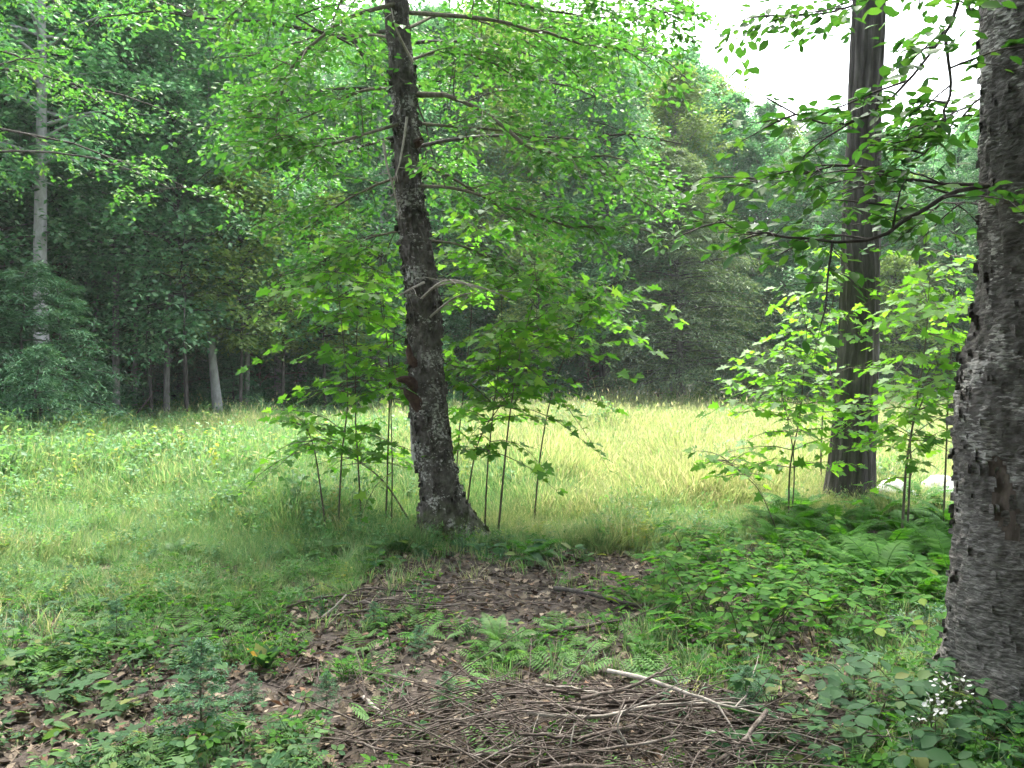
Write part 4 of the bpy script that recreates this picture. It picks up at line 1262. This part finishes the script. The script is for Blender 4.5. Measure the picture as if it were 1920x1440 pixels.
def make_fern(fr, label, loc, nf, size, seed, group=None, name='fern'):
    r = np.random.default_rng(seed)
    t = thing(name, label, 'fern', loc, group=group)
    a0 = r.uniform(0, 6.28)
    for i in range(nf):
        o = bpy.data.objects.new('frond', fr[int(r.integers(0, len(fr)))]); COL.objects.link(o); o.parent = t
        o.rotation_euler = (r.normal(0, .12), r.uniform(-.55, .2), a0 + i * 2.39996 + r.normal(0, .15))
        s = size * r.uniform(.75, 1.15); o.scale = (s, s, s)
    return t


fr = [frond_mesh(1, M['fern']), frond_mesh(2, M['fern'], 36), frond_mesh(3, M['fern'], 28)]
frp = [frond_mesh(4, M['fern_pale']), frond_mesh(5, M['fern_pale'], 26)]
spots = []
for tries in range(900):
    px = rng.uniform(1440, 1790); Y = rng.uniform(5.3, 9.0)
    lim = np.interp(px, [1440, 1560, 1800], [7.6, 6.5, 5.3])
    if Y < lim or min([9] + [(X(px, Y) - a) ** 2 + (Y - b) ** 2 for a, b in spots]) < .36 ** 2:
        continue
    if abs(px - 1595) < 75 and Y > 8.6:
        continue
    spots.append((X(px, Y), Y))
    if len(spots) >= 32:
        break
for i, (x, Y) in enumerate(spots):
    px = 960 + x / Y * F
    fl = ('dark feathery fern at the left end of the mass, below the forked sapling' if px < 1530 else
          'dark green feathery fern right at the foot of the furrowed pine' if Y > 7.3 and px < 1660 else
          'dark green feathery fern below the twin stemmed sapling and the pale rocks' if Y > 6.6 else
          'dark green feathery fern at the front of the mass against the old birch')
    make_fern(fr, fl, (x, Y, float(ground_z(x, Y))), 13, rng.uniform(.42, .64), 700 + i, 'ferns, ' + fl)
for i, (px, py, s, n, lab) in enumerate([(935, 1225, .34, 9, 'small pale fern standing alone on the leaf litter behind the brush pile'),
                                         (560, 1050, .30, 8, 'small pale fern left of the flaky birch at the edge of the grass'),
                                         (330, 1050, .30, 8, 'pale fern at the edge of the grass in the left half of the photo'),
                                         (375, 1125, .32, 8, 'pale fern among herbs left of the old grey brush heap'),
                                         (1000, 1040, .4, 9, 'fern in the shade just right of the foot of the flaky birch'),
                                         (1290, 1060, .4, 9, 'fern at the left end of the bramble patch')]):
    Y = CAMZ * F / (py - 700)
    make_fern(frp if i < 4 else fr, lab, (X(px, Y), Y, float(ground_z(X(px, Y), Y))), n, s, 800 + i)


# ------------------------------------------------------------------ brambles and herbs as plants
leaf_br = Geo(); leaf_br.add(*TRIF); leaf_br = leaf_br.mesh('leaf', M['bramble'])
leaf_dk = Geo(); leaf_dk.add(*TRIF); leaf_dk = leaf_dk.mesh('leaf', M['bramble_dark'])
leaf_mp = Geo(); leaf_mp.add(*MAPLE); leaf_mp = leaf_mp.mesh('leaf', M['herb'])
leaf_ov = Geo(); leaf_ov.add(*OVAL); leaf_ov = leaf_ov.mesh('leaf', M['herb'])


def plant_proto(name, cat, seed, leafm, n_st, h, n_lf, ls, mat='stem'):
    r = np.random.default_rng(seed)
    t = thing(name, name, cat, (0, 0, 0)); w = Geo()
    kids = []
    P_, X_, N_, S_ = [], [], [], []
    for i in range(n_st):
        q = arc(np.array([r.normal(0, .02), r.normal(0, .02), -.02]), i * 2.4 + r.normal(0, .4), r.uniform(.7, 1.35), h * r.uniform(.7, 1.2), r, 7, .45, .1)
        tube(w, q, np.linspace(.004, .0015, 7), 4)
        for j in range(n_lf):
            k = 2 + int(5 * (j + .5) / n_lf)
            k = min(k, 6); b = q[k]
            az = r.uniform(0, 6.28); d = np.array([math.cos(az), math.sin(az), r.normal(.15, .2)])
            tip = b + d * r.uniform(.02, .06)
            tube(w, np.array([b, tip]), [.0015, .001], 3)
            P_.append(tip); X_.append(d + [0, 0, -.2]); N_.append(np.array([0, 0, 1]) + r.normal(0, .28, 3)); S_.append(ls * r.uniform(.6, 1.2))
    kids.append(link('stem', w.mesh('stem', M[mat]), t))
    n0 = set(COL.objects)
    before = len(COL.objects)
    leaf_objects('leaf', leafm, t, np.array(P_), np.array(X_), np.array(N_), np.array(S_))
    kids += [o for o in t.children if o.name.split('.')[0] == 'leaf']
    return [t, kids, False]


bram = [plant_proto('bramble', 'bramble', 900 + i, leaf_br, 3, .42 + .08 * i, 5, .105) for i in range(3)]
bram_dark = [plant_proto('bramble', 'bramble', 910 + i, leaf_dk, 3, .40, 4, .105) for i in range(2)]
seedl = [plant_proto('maple_seedling', 'seedling', 920 + i, leaf_mp, 2, .26, 4, .12) for i in range(2)]
herbp = [plant_proto('broadleaf_herb', 'herb', 930 + i, leaf_ov, 3, .30, 4, .13) for i in range(2)]


def put(pr, label, px, Y, s, group=None):
    return place(pr, label, X(px, Y), Y, rng.uniform(0, 6.28), s, group)


def patch(protos, label, group, n, pxr, yr, ok, dmin, smin=.75, smax=1.2):
    sp = []
    for tries in range(2500):
        px = rng.uniform(*pxr); Y = rng.uniform(*yr); x = X(px, Y)
        if not ok(px, 700 + CAMZ * F / Y) or (sp and min((x - a) ** 2 + (Y - b) ** 2 for a, b in sp) < dmin ** 2):
            continue
        sp.append((x, Y))
        lb = label(px, Y) if callable(label) else label
        put(protos[int(rng.integers(0, len(protos)))], lb, px, Y, rng.uniform(smin, smax), group + (', ' + lb if callable(label) else ''))
        if len(sp) >= n:
            break


patch(bram, lambda px, Y: 'green bramble in the patch directly below the ferns' if px > 1480 and Y > 5.6 else 'green bramble between the fern mass and the white asters' if px > 1480 else
      'green bramble at the far left end of the patch beside the bare litter' if px < 1320 else 'green bramble in the middle of the patch, above the bleached branch', 'brambles', 52, (1190, 1720), (4.7, 7.4),
      lambda px, py: py > np.interp(px, [1190, 1300, 1500, 1720], [1110, 1010, 1000, 1130]) and py < np.interp(px, [1190, 1300, 1720], [1160, 1240, 1260]), .2, .95, 1.4)
patch(bram_dark, lambda px, Y: 'dark large leaved bramble right beside the brush pile' if px < 1560 else 'dark large leaved bramble around the white asters' if px < 1810 else 'dark large leaved bramble against the base of the old birch', 'dark brambles', 20, (1380, 1960), (3.2, 4.1),
      lambda px, py: px > np.interp(py, [1260, 1440], [1480, 1380]), .19)
patch(seedl, 'maple seedling with broad lobed leaves in the lower left corner of the photo', 'maple seedlings in the lower left corner', 7, (-20, 330), (3.2, 4.4), lambda px, py: True, .25, .6, .9)
patch(herbp, 'broad leaved herb on the shaded floor at the left side of the photo', 'broad leaved herbs at the left', 22, (-20, 640), (3.3, 6.3), lambda px, py: px < np.interp(py, [970, 1440], [640, 420]), .24, .6, 1.0)
patch(herbp, 'broad leaved herb growing at the foot of the flaky birch', 'herbs at the foot of the flaky birch', 16, (560, 1090), (6.7, 7.7), lambda px, py: abs(px - 840) > 30, .2, .85, 1.35)

# plant with long upright leaves, some turning yellow
t = thing('lily_like_herb', 'herb with long upright oval leaves, one turning yellow, at left of the leaf litter', 'herb', (X(495, 4.35), 4.35, float(ground_z(X(495, 4.35), 4.35))))
for i in range(9):
    az = i * 2.4; d = np.array([math.cos(az) * .6, math.sin(az) * .6, .9])
    me = leaf_ov
    if i == 4:
        gy_ = Geo(); gy_.add(*OVAL); me = gy_.mesh('leaf', leaf_mat('yellowing_leaf', [(0, (.35, .22, .03)), (1, (.38, .20, .03))], tint=.05))
    leaf_objects('leaf', me, t, np.array([[0, 0, .01]]), d[None], np.array([[-d[0], -d[1], .8]]), np.array([rng.uniform(.13, .18)]))


# ------------------------------------------------------------------ little fir seedlings
def fir_seedling(seed, h):
    r = np.random.default_rng(seed); w, lv = Geo(), Leaves()
    tube(w, np.array([[0, 0, -.03], [.005, 0, h * .5], [0, .004, h]]), [.007, .005, .002], 6)
    for i in range(30):
        z = h * (.15 + .83 * i / 30); L = h * .48 * (1 - i / 34) * r.uniform(.75, 1.15)
        q = arc(np.array([0, 0, z]), i * 2.4, .35, L, r, 5, .1, .05)
        tube(w, q, np.linspace(.003, .001, 5), 3)
        sprig(None, lv, q, 6, L * .4, 9, .028, r, up=.6, flat=.25, jit=.006)
        sprig(None, lv, q, 3, L * .3, 9, .028, r, up=.6, flat=.25, jit=.006)
    g = Geo(); add_leaves(g, NEED, *lv.get())
    return w.mesh('stem', M['twig']), g.mesh('needles', M['fir'], False)


w_, f_ = fir_seedling(5, .48)
t = thing('fir_seedling', 'seedling', 'seedling', (0, 0, 0))
firs = [t, [link('stem', w_, t), link('needles', f_, t)], False]
for px, py, s, lab in ((375, 1400, 1.0, 'tallest blue green fir seedling, on the forest floor in the lower left'), (838, 1340, .42, 'small bushy fir seedling in front of the left part of the brush pile'),
                       (610, 1330, .40, 'small fir seedling on the leaf litter between the tallest one and the brush pile'), (785, 1235, .42, 'fir seedling on the leaf litter left of the lone pale fern'),
                       (215, 1200, .55, 'bushy fir seedling among herbs left of the tallest one'), (1400, 1345, .55, 'dark fir seedling growing beside the right end of the brush pile'),
                       (700, 1180, .40, 'fir seedling just below the old grey brush heap'), (470, 1330, .4, 'low fir seedling right beside the tallest one')):
    Y = CAMZ * F / (py - 700)
    px_place(firs, lab, px, Y, s, 'fir seedlings on the forest floor')


# ------------------------------------------------------------------ dead wood
def stick(label, pts, r0, r1, mat, seed, twigs=3, group=None, name='dead_branch'):
    r = np.random.default_rng(seed); g = Geo()
    p = np.asarray(pts, float); base = np.array([p[0, 0], p[0, 1], p[0, 2]])
    q = spline(p, 14); L = np.linalg.norm(q[-1] - q[0])
    q[1:-1] += r.normal(0, .003 * L ** .5, (12, 3))
    tube(g, q, np.linspace(r0, r1, 14) * (1 + r.normal(0, .08, 14)), 7)
    g.add(q[0] + np.array([[0, 0, r0 * .9], [r0 * .8, 0, 0], [0, 0, -r0 * .9], [-r0 * .8, 0, 0]]), np.array([[0, 1, 2, 3]]))
    for k in range(twigs):
        i = int(r.integers(3, 13)); d = unit(q[i] - q[i - 1])
        az = math.atan2(d[1], d[0]) + (1 if k % 2 else -1) * r.uniform(.4, 1.1)
        tw = arc(q[i], az, r.normal(.15, .3), L * r.uniform(.12, .35), r, 6, .06, .06)
        tw[:, 2] = np.maximum(tw[:, 2], ground_z(tw[:, 0], tw[:, 1]) + .004)
        tube(g, tw, np.linspace(max(r1, r0 * .45), .0015, 6), 5)
    o = link(name, g.mesh(name, M[mat], off=base), None, loc=base)
    o['label'] = label; o['category'] = 'dead branch'
    if group:
        o['group'] = group
    return o


def G(px, py, h=0.0):
    """point h metres above the ground, where the photo shows it at (px, py)"""
    Y = (CAMZ - h) * F / (py - 700)
    x = X(px, Y)
    return np.array([x, Y, float(ground_z(x, Y)) + h])


PG = 'dead branches of the brush pile'
r_ = np.random.default_rng(77)


def pile_h(x, y):
    return (.165 + .10 * fbm(x * 2.2, y * 2.2, 0, 88, 2)) * np.maximum(0, 1 - ((x - .36) / 1.25) ** 2 - ((y - 3.42) / .60) ** 2) ** .6


stick('bleached pale branch lying across the back of the brush pile', [G(1140, 1258, .18), G(1230, 1275, .2), G(1340, 1305, .2), G(1475, 1340, .1)], .012, .005, 'paledead', 1, 3)
stick('branch crossing under the bleached one and pointing up right on the pile', [G(1090, 1310, .16), G(1170, 1290, .2), G(1230, 1262, .24), G(1262, 1246, .27)], .010, .004, 'deadwood', 2, 2)
stick('thick dark branch at the right end of the brush pile sloping down left', [G(1440, 1320, .2), G(1400, 1370, .16), G(1370, 1400, .1), G(1310, 1440, .04)], .012, .008, 'deadwood', 3, 4)
stick('long curved grey branch along the left front of the brush pile', [G(960, 1440, .03), G(1060, 1412, .1), G(1180, 1388, .15), G(1280, 1365, .2)], .010, .005, 'deadwood', 4, 2)
stick('curved pale twig bent like a hook upright on the middle of the pile', [G(1180, 1390, .14), G(1163, 1365, .2), G(1160, 1345, .24), G(1168, 1325, .26)], .006, .003, 'paledead', 5, 0)
stick('thin twig standing up in the front left of the brush pile', [G(1065, 1435, .05), G(1070, 1400, .14), G(1078, 1350, .22)], .005, .002, 'paledead', 6, 0)
for i in range(62):
    u = r_.uniform(-1, 1); v = r_.uniform(-1, 1)
    if v > .2 and u < -.1 and r_.uniform() < .7:
        u = abs(u)
    cx, cy_ = .50 + .86 * u, 3.40 + .48 * v
    a = r_.normal(.12 + .2 * v, .42) + (math.pi if r_.uniform() < .5 else 0)
    L = r_.uniform(.5, 1.5) * (1 - .25 * abs(u))
    d = np.array([math.cos(a), math.sin(a) * .8]) * L / 2
    lvl = r_.uniform(.25, 1.05); kink = r_.normal(0, .16) * L; kp = r_.uniform(-.6, .6)
    pts = []
    for k in np.linspace(-1, 1, 5):
        x_, y_ = cx + d[0] * k, cy_ + d[1] * k + kink * max(0, k - kp)
        pts.append([x_, y_, float(ground_z(x_, y_)) + .012 + lvl * float(pile_h(x_, y_)) + r_.normal(0, .012) * (lvl > .4)])
    thick = .0034 + .0095 * r_.uniform() ** 2.5
    mt = 'deadwood' if r_.uniform() < .87 else 'paledead'
    side = 'left part' if cx < .1 else 'middle' if cx < .75 else 'right end'
    lab = ('weathered grey brown dead branch in the %s of the brush pile' if mt == 'deadwood' else 'pale bleached thin dead branch in the %s of the brush pile') % side
    stick(lab, pts, thick, thick * .4, mt, 1000 + i, int(r_.integers(2, 6)), PG + ', ' + side + ' ' + mt)

g = Geo()
for i in range(620):
    u, v = r_.uniform(-1.1, 1.1), r_.uniform(-1.1, 1.1)
    if u * u + v * v > 1.2:
        continue
    x_, y_ = .34 + 1.0 * u, 3.52 + .5 * v
    p0 = np.array([x_, y_, float(ground_z(x_, y_)) + .01 + r_.uniform(.1, 1.15) * float(pile_h(x_, y_))])
    tw = arc(p0, r_.normal(.1, .7) + (math.pi if r_.uniform() < .5 else 0), r_.normal(.05, .25), r_.uniform(.12, .6), r_, 6, .08, .06)
    tw[:, 2] = np.maximum(tw[:, 2], ground_z(tw[:, 0], tw[:, 1]) + .004)
    tube(g, tw, np.linspace(r_.uniform(.0022, .005), .0012, 6), 4)
for i in range(420):
    y_ = r_.uniform(3.0, 7.2); x_ = r_.uniform(-.6, .3) * y_
    p0 = np.array([x_, y_, float(ground_z(x_, y_)) + .015])
    tw = arc(p0, r_.uniform(0, 6.28), r_.normal(.05, .1), r_.uniform(.1, .5), r_, 5, .05, .15)
    tw[:, 2] = np.maximum(tw[:, 2], ground_z(tw[:, 0], tw[:, 1]) + .004)
    tube(g, tw, np.linspace(r_.uniform(.002, .0045), .001, 5), 4)
o = link('fine_twigs', g.mesh('fine_twigs', M['deadwood']), kind='stuff'); o['label'] = 'fine dead twigs strewn through the brush pile and over the leaf litter'

HG = 'dead branches of the old brush heap below the flaky birch'
for i in range(13):
    px, py = r_.uniform(610, 960), r_.uniform(1085, 1140)
    c_ = G(px, py, .06); a = r_.normal(0, .35); L = r_.uniform(.4, 1.1)
    pts = []
    for k in np.linspace(-1, 1, 5):
        x_, y_ = c_[0] + math.cos(a) * k * L / 2, c_[1] + math.sin(a) * k * L / 2
        pts.append([x_, y_, float(ground_z(x_, y_)) + .02 + r_.uniform(.02, .10) * (1 - abs(k) * .6)])
    stick('dark weathered branch in the low old brush heap below the flaky birch', pts, r_.uniform(.005, .011), .004, 'deadwood', 2000 + i, 3, HG)
stick('pale stick slanting up from the left end of the old brush heap', [G(602, 1150, .02), G(625, 1130, .06), G(648, 1105, .12)], .009, .006, 'paledead', 11, 0)
stick('brown straight branch lying on the litter towards the brambles', [G(1010, 1190, .03), G(1090, 1175, .04), G(1160, 1160, .05), G(1235, 1142, .06)], .014, .008, 'deadwood', 12, 2)
stick('dark mossy branch lying behind the brown straight one', [G(1040, 1098, .04), G(1100, 1106, .05), G(1160, 1118, .05), G(1205, 1128, .04)], .018, .012, 'darkbark', 13, 2)
stick('short pale stick on the leaf litter left of the brush pile', [G(680, 1305, .02), G(700, 1325, .02), G(722, 1345, .02)], .010, .008, 'paledead', 14, 0)
stick('long thin branch on the ground left of the brush pile', [G(545, 1380, .02), G(640, 1390, .03), G(730, 1410, .03), G(800, 1435, .02)], .008, .004, 'deadwood', 15, 1)
stick('grey branch leaning at the edge of the woods below the slender grey tree', [np.array([X(225, 22.5), 22.5, .05]), np.array([X(255, 22.7), 22.7, .45]), np.array([X(285, 23), 23, 1.0])], .03, .015, 'deadwood', 16, 1)
stick('dead fallen log at the grass edge below the leaning birch', [np.array([X(350, 22.0), 22.0, .15]), np.array([X(366, 22.0), 22.0, .2]), np.array([X(384, 22.1), 22.1, .2])], .11, .09, 'brownbark', 17, 0, name='fallen_log')


# ------------------------------------------------------------------ rocks
def rock(label, px, py, Y, sx, sy, sz, seed):
    n, m = 14, 22
    th = np.linspace(0, math.pi, n)[:, None]; ph = np.arange(m)[None] * 2 * math.pi / m
    d = np.stack([np.sin(th) * np.cos(ph), np.sin(th) * np.sin(ph), np.cos(th) + 0 * ph], -1)
    k = 1 + .35 * fbm(d[..., 0] * 1.6 + seed, d[..., 1] * 1.6, d[..., 2] * 1.6, seed, 3)
    V = d * k[..., None] * np.array([sx, sy, sz])
    i = np.arange(n - 1)[:, None] * m; j = np.arange(m)[None]; jj = (j + 1) % m
    g = Geo(); g.add(V.reshape(-1, 3), np.stack([i + j, i + m + j, i + m + jj, i + jj], -1).reshape(-1, 4))
    x = X(px, Y)
    o = link('rock', g.mesh('rock', M['rock']), loc=(x, Y, float(ground_z(x, Y)) + sz * .55))
    o['label'] = label; o['category'] = 'rock'; o['group'] = 'pale rocks behind the ferns'


rock('pale rock showing between the furrowed pine and the twin stemmed sapling', 1678, 955, 9.4, .26, .2, .2, 3)
rock('pale rock showing just left of the old birch', 1768, 945, 9.8, .26, .2, .22, 8)


# ------------------------------------------------------------------ white asters
a_ = np.arange(10) * .6283
g = Geo(); add_leaves(g, OVAL, np.zeros((10, 3)), np.stack([np.cos(a_), np.sin(a_), np.full(10, .3)], -1), np.tile([0, 0, 1.0], (10, 1)), .015)
HEAD = g.mesh('flower_head', M['petal'])


def aster(label, px, py, seed, h, n_st=4):
    r = np.random.default_rng(seed); Y = CAMZ * F / (py - 700); x = X(px, Y)
    base = np.array([x, Y, float(ground_z(x, Y))])
    t = thing('white_aster', label, 'flower', base, group='white asters in the lower right')
    w, lv, heads = Geo(), Leaves(), []
    for i in range(n_st):
        q = arc(np.array([0, 0, 0.0]), i * 1.5, r.uniform(1.25, 1.5), h * r.uniform(.8, 1.15), r, 7, .15, .1)
        tube(w, q, np.linspace(.003, .0012, 7), 4)
        sprig(w, lv, q, 5, .07, 2, .05, r, up=.6)
        for k in range(8):
            b = q[-1] + r.normal(0, .03, 3); tube(w, np.array([q[5], b]), [.001, .0008], 3)
            heads.append(b)
    link('stem', w.mesh('stem', M['stem']), t)
    g = Geo(); add_leaves(g, NEED, *lv.get()); link('leaves', g.mesh('leaves', M['herb']), t)
    for b in heads:
        o = link('flower_head', HEAD, t, b); o.rotation_euler = (r.normal(0, .4), r.normal(0, .4), r.uniform(0, 6)); o.scale = (r.uniform(.5, .85),) * 3


aster('fullest cluster of small white asters below the old birch', 1755, 1420, 1, .30)
aster('white aster just right of the fullest cluster, against the old birch', 1782, 1345, 2, .26, 3)
aster('sparse white aster at the left of the other asters', 1705, 1395, 3, .20, 1)
print('objects', len(COL.objects), 'back trees', n_back)

# ------------------------------------------------------------------ humid summer air
hm, nt, out = new_mat('humid_air')
pv = nd(nt, 'ShaderNodeVolumePrincipled')
pv.inputs['Color'].default_value = (.86, .93, .95, 1); pv.inputs['Density'].default_value = .0005; pv.inputs['Anisotropy'].default_value = .2
nt.links.new(pv.outputs[0], out.inputs['Volume'])
hg = Geo()
bx = np.array([[x, y, z] for x in (-430, 430) for y in (-70, 712) for z in (-1.4, 25)], float)
hg.add(bx, np.array([[0, 1, 3, 2], [4, 6, 7, 5], [0, 4, 5, 1], [2, 3, 7, 6], [0, 2, 6, 4], [1, 5, 7, 3]]))
link('haze', hg.mesh('haze', hm, False), kind='stuff')
